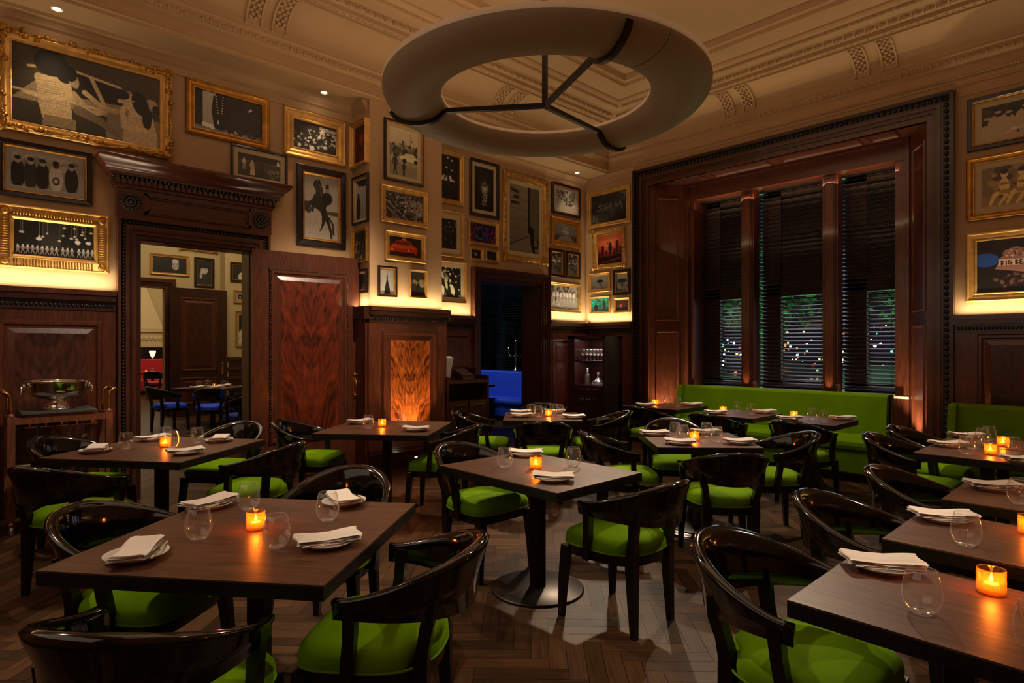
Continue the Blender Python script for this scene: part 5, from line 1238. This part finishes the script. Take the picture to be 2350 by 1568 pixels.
    if style in ('dark_gold', 'dark_gold_thin'):
        g = .012 if style == 'dark_gold_thin' else max(.012, f * .35); mb = MB(); frame_sweep(mb, w - 2 * f, h - 2 * f, [(0, .028), (g * .5, .026), (g, .012), (g, .003)], 'gold'); mb.build('gilt_slip', t); inn += g
    if style == 'gold_beaded' : pass
    if mat_ > 0:
        mb = MB(); frame_sweep(mb, w - 2 * inn, h - 2 * inn, [(0, .006), (mat_, .006), (mat_ + .002, .004)], matm); mb.build('mat_board', t)
    iw, ih = w - 2 * inn - 2 * mat_, h - 2 * inn - 2 * mat_
    make_print(t, iw + .006, ih + .006, fn, n, .0035, seed, tint)
    return t
PL_, PP, P3, PW, PR = ('y', W1Y), ('y', PILY), ('y', W3Y), ('x', WX), ('x', PX0)
sep = (1, .86, .62); bw = (1, .96, .9)
picture(PL_, 1.014, 3.885, 1.36, .90, 'ornate', P_car, 'very large ornate gilt frame with two women leaning on a parked car, top left', .10, n=130, tint=sep)
picture(PL_, 2.271, 4.05, .866, .58, 'gold', P_coat, 'wide gilt frame with a double-buttoned dark coat, above the doorway cornice', .085, n=80, tint=bw)
picture(PL_, 2.60, 3.555, .63, .40, 'dark', P_kids, 'thin dark frame with cream mount, children playing in a yard, resting on the doorway cornice', .025, .05, n=64, tint=sep)
picture(PL_, 3.262, 4.045, .78, .565, 'gold_bright', P_crowd, 'gilt frame with a dense crowd of faces left of the pier, upper', .12, n=60, tint=bw)
picture(PL_, 3.34, 3.21, .63, .96, 'dark_gold', P_horse, 'tall dark and gilt frame with a rearing horse and rider', .075, n=110, tint=bw)
picture(PL_, .674, 3.105, .70, .50, 'dark_gold', P_group, 'dark frame with gilt slip and grey mount, group of young people, at the left edge', .045, .04, 'mat_grey', n=56, tint=bw)
picture(PL_, .742, 2.50, .83, .555, 'fluted', P_dance, 'fluted gilt frame with a row of dancers under hanging spheres, lowest on the left wall', .12, n=84, tint=bw)
picture(PR, 6.745, 4.035, .40, .54, 'gold_bright', P_red, 'narrow gilt frame with a glowing red picture on the side of the pier, topmost', .05, n=40, deep=1.6)
picture(PR, 6.745, 3.345, .38, .60, 'dark_gold', P_pale, 'narrow dark frame with a pale scene on the pier side, second from top', .025, .02, 'mat_grey', n=44, tint=bw)
picture(PR, 6.745, 2.775, .36, .42, 'gold', P_dark, 'small gilt frame with a dark photograph on the side of the pier, third from top', .04, n=36, tint=bw)
picture(PR, 6.745, 2.33, .33, .30, 'dark_gold', P_dark, 'small dark frame low on the side of the pier above the dado', .03, .01, n=24, tint=bw)
picture(PP, 4.258, 3.985, .585, .76, 'dark_gold', P_street, 'tall dark frame with a pale hillside street and two walking figures, top of the pier', .025, .045, n=90, tint=(1, .92, .68))
picture(PP, 4.268, 3.305, .70, .47, 'gold_bright', P_bench, 'gilt frame with a long park bench full of people on the pier', .07, n=66, tint=bw)
picture(PP, 4.277, 2.79, .60, .375, 'gold_bright', P_taxi, 'gilt frame with an orange-red car on the pier', .065, n=60)
picture(PP, 4.013, 2.333, .27, .38, 'dark_gold', P_spire, 'small dark frame with a black spire against a pale sky on the pier', .024, n=60, tint=bw)
picture(PP, 4.47, 2.33, .26, .36, 'gold_bright', P_haze, 'small thin gilt frame with a hazy dark figure on the pier', .022, n=50, tint=sep)
picture(P3, 5.31, 3.99, .60, .77, 'gold_bright', P_chand, 'gilt frame with a dark chandelier photograph right beside the pier, topmost', .07, n=80, tint=bw)
picture(P3, 5.31, 3.168, .62, .675, 'gold_bright', P_branch, 'gilt frame with tangled branches right beside the pier, middle', .05, .07, n=80, tint=bw)
picture(P3, 5.33, 2.463, .66, .60, 'gold_bright', P_ball, 'pale mounted frame with leaping ball players right beside the pier, lowest', .022, .06, n=80, tint=(1, .95, .72))
picture(P3, 6.03, 3.94, .585, .86, 'dark', P_lamp, 'tall dark frame with a single glowing hanging lamp', .045, .055, n=80, tint=bw)
picture(P3, 6.005, 3.258, .60, .37, 'gold_bright', P_graf, 'gilt frame with blue and red graffiti above the small doorway', .045, n=60)
picture(P3, 5.866, 2.927, .26, .20, 'gold_bright', P_small, 'left of the two tiny gilt frames above the small doorway', .04, n=24, tint=bw)
picture(P3, 6.175, 2.932, .27, .205, 'gold_bright', P_dark, 'right of the two tiny gilt frames above the small doorway', .04, n=24, tint=(.6, .8, 1))
picture(P3, 6.906, 3.60, 1.0, 1.40, 'ornate', P_wall, 'tall ornate gilt frame with a man leaning at a stone wall under lettering', .10, .06, n=150, tint=(1, .9, .75))
picture(P3, 7.905, 4.08, .73, .535, 'dark_gold', P_pond, 'dark frame with a park pond in the far corner, topmost', .04, .05, 'mat_grey', n=50, tint=bw)
picture(P3, 7.90, 3.51, .76, .48, 'gold', P_museum, 'gilt frame with a round stepped building in the far corner', .09, n=48, tint=bw)
picture(P3, 7.665, 2.963, .37, .48, 'dark_gold', P_cafe, 'left of the two narrow dark frames in the far corner', .045, n=44, tint=bw)
picture(P3, 8.085, 2.963, .37, .48, 'dark_gold', P_cafe, 'right of the two narrow dark frames in the far corner', .045, n=44, seed=5, tint=bw)
picture(P3, 7.875, 2.375, .82, .515, 'gold_bright', P_team, 'pale gilt frame with a line of players in white, lowest in the far corner', .06, n=60, tint=bw)
picture(PW, 6.53, 3.955, .92, .65, 'gold_bright', P_neon, 'gilt frame with leaning neon letters left of the window, topmost', .08, n=84, tint=bw)
picture(PW, 6.51, 3.23, .70, .68, 'ornate', P_sun, 'ornate gilt frame with a red sunset and trumpeter silhouette left of the window', .085, n=64)
picture(PW, 6.723, 2.66, .48, .345, 'gold_bright', P_umb, 'small gilt frame with a dim street figure left of the window, above the teal one', .06, n=40, tint=bw)
picture(PW, 6.245, 2.625, .36, .44, 'dark_gold', P_umb, 'small dark frame left of the window casing', .05, n=44, seed=9, tint=bw)
picture(PW, 6.713, 2.264, .45, .295, 'gold_bright', P_teal, 'small gilt frame with a teal blue picture left of the window', .035, n=40)
picture(PW, 6.236, 2.234, .335, .255, 'gold_bright', P_rosy, 'smallest gilt frame with a dim rosy picture beside the window casing', .04, n=30)
picture(PW, 1.456 - .46, 4.012, .92, .592, 'dark_gold', P_men, 'dark frame with men in pale jackets seen from behind, right of the window, topmost', .05, .06, n=90, tint=sep)
picture(PW, 1.464 - .47, 3.285, .94, .70, 'gold', P_beach, 'gilt frame with sepia bathers right of the window, middle', .075, .06, n=90)
picture(PW, 1.468 - .50, 2.41, 1.0, .775, 'gold_bright', P_beat, 'gilt frame with a lit club front reading BIG BEAT right of the window, lowest', .10, n=130)

# ------------------------------------------------------------------ the room beyond the doorway
Y2 = 15.05
wallbox('wall_next_room_back', [((.6, Y2, 0), (2.3, Y2 + .2, 6)), ((3.56, Y2, 0), (4.75, Y2 + .2, 6)), ((2.3, Y2, 2.83), (3.56, Y2 + .2, 6)), ((4.72, Y2 - .35, 0), (8.2, Y2 + .2, 6))], 'plaster_far', 'picture wall of the next room')
wallbox('wall_next_room_side', [((.4, W1Y + .2, 0), (.6, Y2, 6)), ((8.2, W3Y + .3, 0), (8.35, 8.0, 0.01))], 'plaster_far', 'side wall of the next room')
wallbox('wall_between_rooms', [((5.55, W3Y + .3, 0), (5.7, Y2, 6))], 'plaster_far', 'wall between the two rooms beyond')
wallbox('ceiling_next_room', [((.4, W1Y + .2, 5.2), (9.6, 27, 5.3))], 'plaster', 'ceiling of the rooms beyond')
door3 = structure(empty('door_3'), 'far doorway seen through the first one')
mb = MB(); fz = lambda u, o_, z: (u, Y2 - o_, z)
frame_rect(mb, 2.3, 3.56, 0, 2.83, [(0, .06, .04, 'mahogany'), (.06, .12, .06, 'mahogany_dark'), (.12, .2, .09, 'mahogany')], fz); mb.build('architrave', door3)
burl('burl_leaf2', rgb(46, 18, 12), rgb(84, 40, 26), .6)
mb = MB(); mb.box((0, 0, .012), (1.16, .055, 2.82), 'mahogany_dark')
fxl = lambda u, o_, z: (u, -o_, z)
raised_panel(mb, .2, .95, .98, 2.62, 'burl_leaf2', fxl); raised_panel(mb, .2, .95, .25, .85, 'burl_leaf2', fxl)
leaf2 = mb.build('leaf', door3); leaf2.location = (3.56, Y2 - .45, 0)
mb = MB(); mb.box((1.04, -.012, .92), (1.09, 0, 1.12), 'brass_dull'); mb.lathe([(.022, 0), (.012, .03), (.002, .05)], (1.065, -.006, 1.12), 'brass_dull', 8); mb.lathe([(.022, 0), (.012, -.03), (.002, -.05)], (1.065, -.006, .92), 'brass_dull', 8); mb.build('door_handle', leaf2)
mb = MB(); mb.box((4.8, Y2 - .37, 0), (8.2, Y2 - .35, 1.25), 'mahogany_dark')
for z in (1.23, 1.0, .78): mb.box((4.72, Y2 - .40, z), (8.2, Y2 - .35, z + .06), 'mahogany')
structure(mb.build('trim_9'), 'low dado of the next room')
P2 = ('y', Y2)
picture(P2, 3.66, 3.35, .78, .46, 'gold_bright', P_face, 'gilt frame with an old man laughing, in the next room', .06, n=30, tint=bw)
picture(P2, 4.37, 3.24, .43, .68, 'dark_gold', P_hat, 'dark upright portrait with hand to face, in the next room', .05, n=40, tint=bw)
picture(P2, 4.25, 4.1, .80, .78, 'ornate', P_dark, 'ornate gilt frame cut off by the door head, in the next room', .09, n=20, tint=bw)
P2b = ('y', Y2 - .35)
picture(P2b, 5.10, 3.27, .55, .46, 'dark_gold', P_shirt, 'dark frame with a man in a white shirt, in the next room', .05, n=30, tint=bw)
picture(P2b, 5.05, 2.70, .30, .30, 'gold_bright', P_small, 'small square gilt frame, in the next room', .05, .05, 'mat_grey', n=16, tint=bw)
picture(P2b, 5.19, 1.95, .50, .83, 'gold_bright', P_shirt, 'tall gilt frame low on the wall of the next room', .05, .03, n=30, seed=4, tint=bw)
picture(P2b, 5.10, 3.95, .50, .45, 'gold', P_group, 'copper-toned frame at the top of the doorway view, in the next room', .05, .03, n=20, seed=4, tint=bw)

def recolour_chair(vel):
    c = make_chair(vel); return c
blue = recolour_chair('velvet_blue')
for a in ((3.45, 11.5, 70, 'blue-seated chair with its back to the doorway in the next room'), (2.98, 12.3, 15, 'blue-seated chair left of the table in the next room'), (3.95, 11.1, 120, 'blue-seated chair at the right edge of the doorway view'), (3.35, 9.6, 100, 'nearest blue-seated chair in the next room, cut off by the open leaf'), (4.3, 12.6, 190, 'blue-seated chair on the far right of the table in the next room')):
    chair(*a, group='blue velvet dining chairs', proto=blue)
t2_ = table(3.75, 12.4, 30, 1.0, 1.0, 'dark table with place settings in the next room')
inst(PL, 3.45, 12.3, .7505, 0, 'white plate on the table in the next room, leftmost', 'plate', 'white side plates'); inst(NP, 3.45, 12.3, .7528, 20, 'white napkin on the table in the next room, leftmost', 'napkin', 'folded white napkins')
inst(PL, 3.70, 12.1, .7505, 0, 'white plate on the table in the next room, middle', 'plate', 'white side plates'); inst(NP, 3.70, 12.1, .7528, 0, 'white napkin on the table in the next room, middle', 'napkin', 'folded white napkins')
inst(PL, 4.0, 12.5, .7505, 0, 'white plate on the table in the next room, rightmost', 'plate', 'white side plates'); inst(NP, 4.0, 12.5, .7528, 30, 'white napkin on the table in the next room, rightmost', 'napkin', 'folded white napkins')
for i, (x, y) in enumerate(((3.55, 12.55), (3.75, 12.7), (3.9, 12.25))): inst(G, x, y, .7505, 0, 'clear stemless glass on the table in the next room, %s' % ORD[3][i], 'glass', 'stemless wine glasses')
inst(CD, 3.78, 12.4, .7505, 0, 'lit amber candle holder on the table in the next room', 'candle', 'amber candle holders')
# red room with the hearth
wallbox('wall_red_room', [((1.5, 24.6, 0), (8.0, 24.8, 5.2))], 'plaster_far', 'far wall of the red room')
wallbox('wall_red_room_side', [((5.9, Y2 + .2, 0), (6.0, 24.6, 5.2))], 'plaster_far', 'side wall of the red room')
t = tag(empty('fireplace', (4.9, 24.0, 0)), 'cream stone fireplace with a tapering hood in the red room', 'fireplace')
mb = MB(); vs = [(-2.0, 0, 2.15), (.75, 0, 2.15), (.15, .3, 3.9), (-1.6, .3, 3.9), (-2.0, .6, 2.15), (.75, .6, 2.15), (.15, .6, 3.9), (-1.6, .6, 3.9)]
mb.add(vs, [(3, 2, 1, 0), (4, 5, 6, 7), (0, 1, 5, 4), (1, 2, 6, 5), (2, 3, 7, 6), (3, 0, 4, 7)], 'plaster_far'); mb.build('hood', t)
mb = MB(); mb.box((-2.1, -.05, 2.05), (.9, .6, 2.18), 'plaster_far'); mb.box((-2.05, 0, 1.6), (.85, .6, 2.05), 'plaster_far')
for x in np.arange(-1.9, .8, .14): mb.ball((x, -.01, 1.83), .06, 'plaster_far', 8, sq=(1, .4, 1.6))
mb.box((-2.1, -.04, 1.52), (.9, .6, 1.6), 'plaster_far'); mb.box((-2.0, .2, 0), (.8, .6, 1.52), 'tile_dark'); mb.build('mantel', t)
for i, (x, l) in enumerate(((4.43, 'left of the two pink glass lamps above the red banquette'), (5.05, 'right of the two pink glass lamps above the red banquette'))):
    t = tag(empty('table_lamp', (x, 22.9, 1.12)), l, 'lamp'); mb = MB(); mb.lathe([(.05, .0), (.012, .02), (.012, .06)], (0, 0, 0), 'brass', 12); mb.build('stem', t)
    mb = MB(); mb.lathe([(.02, .05), (.07, .14), (.1, .24), (.095, .29)], (0, 0, 0), 'lampglass', 16, cap=False); mb.build('shade', t)
t = tag(empty('banquette', (4.5, 22.6, 0)), 'red velvet banquette in the far room', 'banquette')
mb = MB(); mb.box((-1.95, -.3, 0), (1.15, .35, .12), 'tile_dark'); mb.build('plinth', t); mb = MB(); mb.box((-2, .2, .1), (1.2, .4, 1.12), 'velvet_red', .03); mb.build('backrest', t); mb = MB(); mb.box((-2, -.4, .1), (1.2, .2, .47), 'velvet_red', .03); mb.build('seat', t)
red = recolour_chair('velvet_red'); chair(4.55, 20.4, 70, 'red-seated chair in the far red room', 'red velvet dining chairs', red)
table(4.72, 21.4, 0, .8, .8, 'small dark table before the red banquette in the far room', base='cone')
inst(CD, 4.5, 21.2, .7505, 0, 'lit amber candle on the table in the red room', 'candle', 'amber candle holders'); inst(G, 4.68, 21.25, .7505, 0, 'clear glass on the table in the red room', 'glass', 'stemless wine glasses'); inst(PL, 4.6, 21.1, .7505, 0, 'white plate on the table in the red room', 'plate', 'white side plates')

# blue room behind the small doorway
wallbox('wall_blue_room', [((9.25, W3Y + .3, 0), (9.4, 13.5, .98)), ((9.25, W3Y + .3, 3.9), (9.4, 13.5, 5.2)), ((5.7, 13.4, 0), (9.4, 13.6, 5.2))], 'tile_dark', 'dark window wall of the blue room')
t = tag(empty('venetian_blind', (9.2, 10, 1)), 'tall dark venetian blinds in the blue room', 'blind')
for y0, y1 in ((7.6, 8.7), (8.85, 9.55), (9.68, 10.3), (10.45, 12.0)):
    mb = MB(); z = 0
    while z < 2.9: mb.box((-.022, y0 - 10, z), (.022, y1 - 10, z + .003), 'blind_slat'); vs = None; z += .055
    mb.build('slats', t)
mb = MB(); mb.box((9.45, 8, 1), (9.5, 13, 3.9), 'sash'); o_ = mb.build('sash_far'); o_.name = 'window_2'; structure(o_, 'window behind the blinds of the blue room'); o_.data.materials[0] = plain('night_glass', rgb(20, 34, 36), .1)
bb = banquette('b', 8.2, 12, 8.3, 9.0, 1.0, 'velvet_blue', 'blue velvet banquette seen through the small doorway', seatz=.45)
table(8.0, 9.75, 0, .6, .8, 'small dark table before the blue banquette')
inst(PL, 8.1, 9.6, .7505, 0, 'white plate on the table in the blue room', 'plate', 'white side plates'); inst(NP, 8.1, 9.6, .7528, 10, 'white napkin on the table in the blue room', 'napkin', 'folded white napkins')
t = tag(empty('candelabra', (9.08, 9.55, 1.0)), 'faint silver three-branched candelabra behind the blue banquette', 'candelabra')
mb = MB(); mb.lathe([(.07, 0), (.06, .02), (.02, .05), (.015, .2), (.03, .25), (.014, .3), (.014, .6), (.03, .62), (.02, .68)], (0, 0, 0), 'steel', 16)
mb.build('stem', t); 
for s_ in (-1, 1):
    mb = MB(); mb.tube([(0, 0, .35), (0, s_ * .1, .3), (0, s_ * .2, .34), (0, s_ * .23, .45)], .009, 'steel', 8); mb.lathe([(.03, 0), (.012, .03), (.02, .06)], (0, s_ * .23, .45), 'steel', 12); mb.build('branch', t)

# ------------------------------------------------------------------ lights
def area(name, loc, rot, sx, sy, e, c, spread=None):
    li = bpy.data.lights.new(name, 'AREA'); li.shape = 'RECTANGLE'; li.size = sx; li.size_y = sy; li.energy = e; li.color = c
    if spread: li.spread = spread
    o_ = bpy.data.objects.new(name, li); o_.location = loc; o_.rotation_euler = rot; col.objects.link(o_); return o_
def spot(name, loc, to, e, c, size=R(50), blend=.5, soft=.04):
    li = bpy.data.lights.new(name, 'SPOT'); li.energy = e; li.color = c; li.spot_size = size; li.spot_blend = blend; li.shadow_soft_size = soft
    o_ = bpy.data.objects.new(name, li); o_.location = loc; d = Vector(to) - Vector(loc); o_.rotation_euler = d.to_track_quat('-Z', 'Y').to_euler(); col.objects.link(o_); return o_
WARM = (1, .70, .40); WARM2 = (1, .62, .30)
UP = (PI, 0, 0)
CV = 7.5
for (x0, x1, y, z) in ((X0, 1.19, W1Y - .10, 2.056), (2.8, PX0 - .06, W1Y - .10, 2.056), (PX0 - .02, PX1 + .02, PILY - .10, 2.016), (PX1 + .12, 5.76, W3Y - .10, 1.981), (7.46, WX - .06, W3Y - .10, 1.981)):
    area('cove_strip', ((x0 + x1) / 2, y, z), UP, x1 - x0, .03, CV * (x1 - x0), (1, .80, .50))
for (y0, y1, z) in ((BY1 + .3, W3Y - .06, 1.95), (Y0, BY0 - .28, 1.88)):
    area('cove_strip', (WX - .10, (y0 + y1) / 2, z), UP, .03, y1 - y0, CV * (y1 - y0), (1, .80, .50))
area('cove_strip', (PX0 - .06, 6.74, 2.02), UP, .03, .36, CV * .36, (1, .8, .5))
# ring light washing the ceiling
for k in range(8):
    a = 2 * PI * k / 8; area('ring_light', (3.33 + rm * math.cos(a), 3.18 + rm * math.sin(a), 3.352 + .12), UP, .25, .25, 4.8 * (1 - .4 * math.cos(a)), (1, .66, .40))
# downlights
for (x, y) in ((.73, 6.72), (3.28, 6.75), (7.98, 6.85)): spot('soffit_spot', (x, y, FZ - .02), (x, y - .12, 0), 30, WARM, R(75), .8)
for (a, b, e, sz) in (((7.7, 5.9, 4.95), (4.6, 2.6, .5), 400, 34), ((7.7, 5.7, 4.95), (3.2, 4.2, .5), 320, 30), ((7.8, 3.4, 4.95), (2.7, 2.0, .5), 330, 28), ((7.7, 1.2, 4.95), (5.5, 1.1, .5), 200, 30),
                      ((1.5, 6.2, 4.9), (2.6, 2.6, .5), 260, 34), ((-.8, 5.6, 4.9), (.7, 3.0, .5), 200, 34), ((3.4, 6.2, 4.9), (2.7, 5.1, .5), 130, 40), ((4.6, 6.2, 4.9), (4.7, 4.7, .5), 130, 40), ((.9, 6.2, 4.9), (1.3, 5.0, .5), 130, 40), ((7.7, 4.3, 4.9), (6.6, 3.3, .5), 120, 55), ((5.0, -.9, 4.9), (2.3, .6, .5), 190, 36)):
    spot('ceiling_spot', a, b, e * 1.7, (1, .78, .54), R(sz), .35, .05)
spot('banquette_spot', (5.6, 3.6, 4.95), (8.0, 3.5, .6), 200, (1, .82, .6), R(52), .7, .08)
# uplights on the pier and the window reveals
spot('pier_uplight', (4.24, 6.22, .19), (4.31, 6.55, 1.15), 105, WARM2, R(72), .9, .02)
for (x, y, tx, ty, e) in ((8.55, 5.45, 8.75, 5.6, 26), (8.6, 2.12, 8.7, 1.95, 34)): spot('reveal_uplight', (x, y, .3), (tx, ty, 2.2), e * 4, (1, .74, .42), R(85), .9, .03)
area('bay_strip', (8.985, 3.72, 3.80), (0, R(205), 0), .05, 2.9, 5, (1, .6, .32))
area('bay_wash', (8.5, 3.72, 3.2), (0, R(-150), 0), .1, 3.0, 4, (1, .6, .34))
for y in (3.11, 4.30): spot('mullion_uplight', (8.93, y, .90), (9.0, y, 1.8), 6, WARM2, R(70), .9, .02)
area('sill_strip', (9.05, 3.7, 1.0), (0, R(0), 0), .1, 2.9, 2.0, (.8, .88, 1))
area('street_glow', (9.75, 3.7, 2.1), (0, R(90), 0), 2.2, 3.2, 15, (.8, .88, 1))
# soft fill standing for the rest of the dining room
area('room_fill', (3.4, 2.6, 5.1), (0, 0, 0), 5.5, 5.0, 30, (1, .72, .5))
area('side_fill', (-1.4, 2.5, 3.0), (0, R(-80), 0), 2.5, 5, 22, (1, .78, .58))
spot('trolley_fill', (1.9, 3.4, 4.9), (.85, 6.7, 1.0), 430, (1, .86, .7), R(34), .8, .12)  # unseen fill added to lift the dark trolley and dado
spot('leaf_fill', (3.6, 3.4, 4.9), (3.2, 6.9, 1.4), 700, (1, .78, .55), R(34), .8, .12)  # added fill that brings out the figure of the door leaf
spot('desk_fill', (5.0, 4.6, 4.9), (5.25, 6.6, .9), 260, (1, .84, .7), R(24), .8, .1)  # no fitting here; fill added because the desk rendered nearly black
spot('cabinet_fill', (6.9, 5.4, 4.9), (8.2, 6.8, 1.2), 260, (1, .85, .7), R(24), .7, .08)  # fill added so the shelf glasses catch some light
area('cabinet_inner_fill', (8.05, 6.52, 1.655), (0, 0, 0), .15, .5, 2.5, (1, .9, .78)); area('cabinet_inner_fill', (8.05, 6.52, 1.255), (0, 0, 0), .15, .5, 1.5, (1, .9, .78))  # small unseen fills added inside to make the glassware show
# other rooms
area('next_room_light', (3.0, 11.5, 5.1), (0, 0, 0), 3.5, 5, 66, (1, .76, .48)); spot('next_room_spot', (3.4, 10.5, 5), (3.5, 12, .4), 240, (1, .85, .7), R(50))
area('next_room_wash', (3.8, 12.5, 4.9), (R(40), 0, 0), 3, .5, 25, (1, .8, .5))
area('red_room_light', (4.4, 20.5, 5.1), (0, 0, 0), 3, 5, 170, (1, .8, .55))
spot('blue_blinds_fill', (6.6, 9.6, 3.6), (9.2, 9.8, 2.0), 60, (.75, .9, 1), R(80))  # cool fill added so the dark blinds are faintly visible
spot('blue_room_spot', (7.3, 9.2, 4.8), (8.7, 9.6, .6), 220, (1, .92, .85), R(45)); spot('blue_room_spot', (7.0, 10.5, 4.8), (8.8, 10.3, .9), 160, (1, .92, .85), R(40))
area('tree_light', (16.5, 7.2, -.3), UP, 2, 9, 900, (.25, 1, .38))
area('road_light', (30, 12, 9), (0, 0, 0), 20, 20, 900, (1, .85, .8))
w = bpy.data.worlds.new('night'); sc.world = w; w.use_nodes = True; bg = w.node_tree.nodes['Background']; bg.inputs[0].default_value = (.012, .016, .03, 1); bg.inputs[1].default_value = .25

# ------------------------------------------------------------------ camera
cd = bpy.data.cameras.new('camera'); cam = bpy.data.objects.new('camera', cd); col.objects.link(cam); sc.camera = cam
cd.sensor_width = 36; cd.lens = 36 * 1386 / 2350; cd.shift_y = (798 - 784) / 2350; cd.clip_start = .05; cd.clip_end = 300
cam.location = (0, 0, 1.51); cam.rotation_euler = (PI / 2, 0, -R(43.2))
sc.view_settings.view_transform = 'Standard'; sc.view_settings.look = 'None'; sc.view_settings.exposure = 0
sc.cycles.max_bounces = 6; sc.cycles.diffuse_bounces = 3; sc.cycles.glossy_bounces = 3; sc.cycles.transmission_bounces = 4; sc.cycles.transparent_max_bounces = 24
sc.cycles.sample_clamp_indirect = 4; sc.cycles.caustics_reflective = False; sc.cycles.caustics_refractive = False
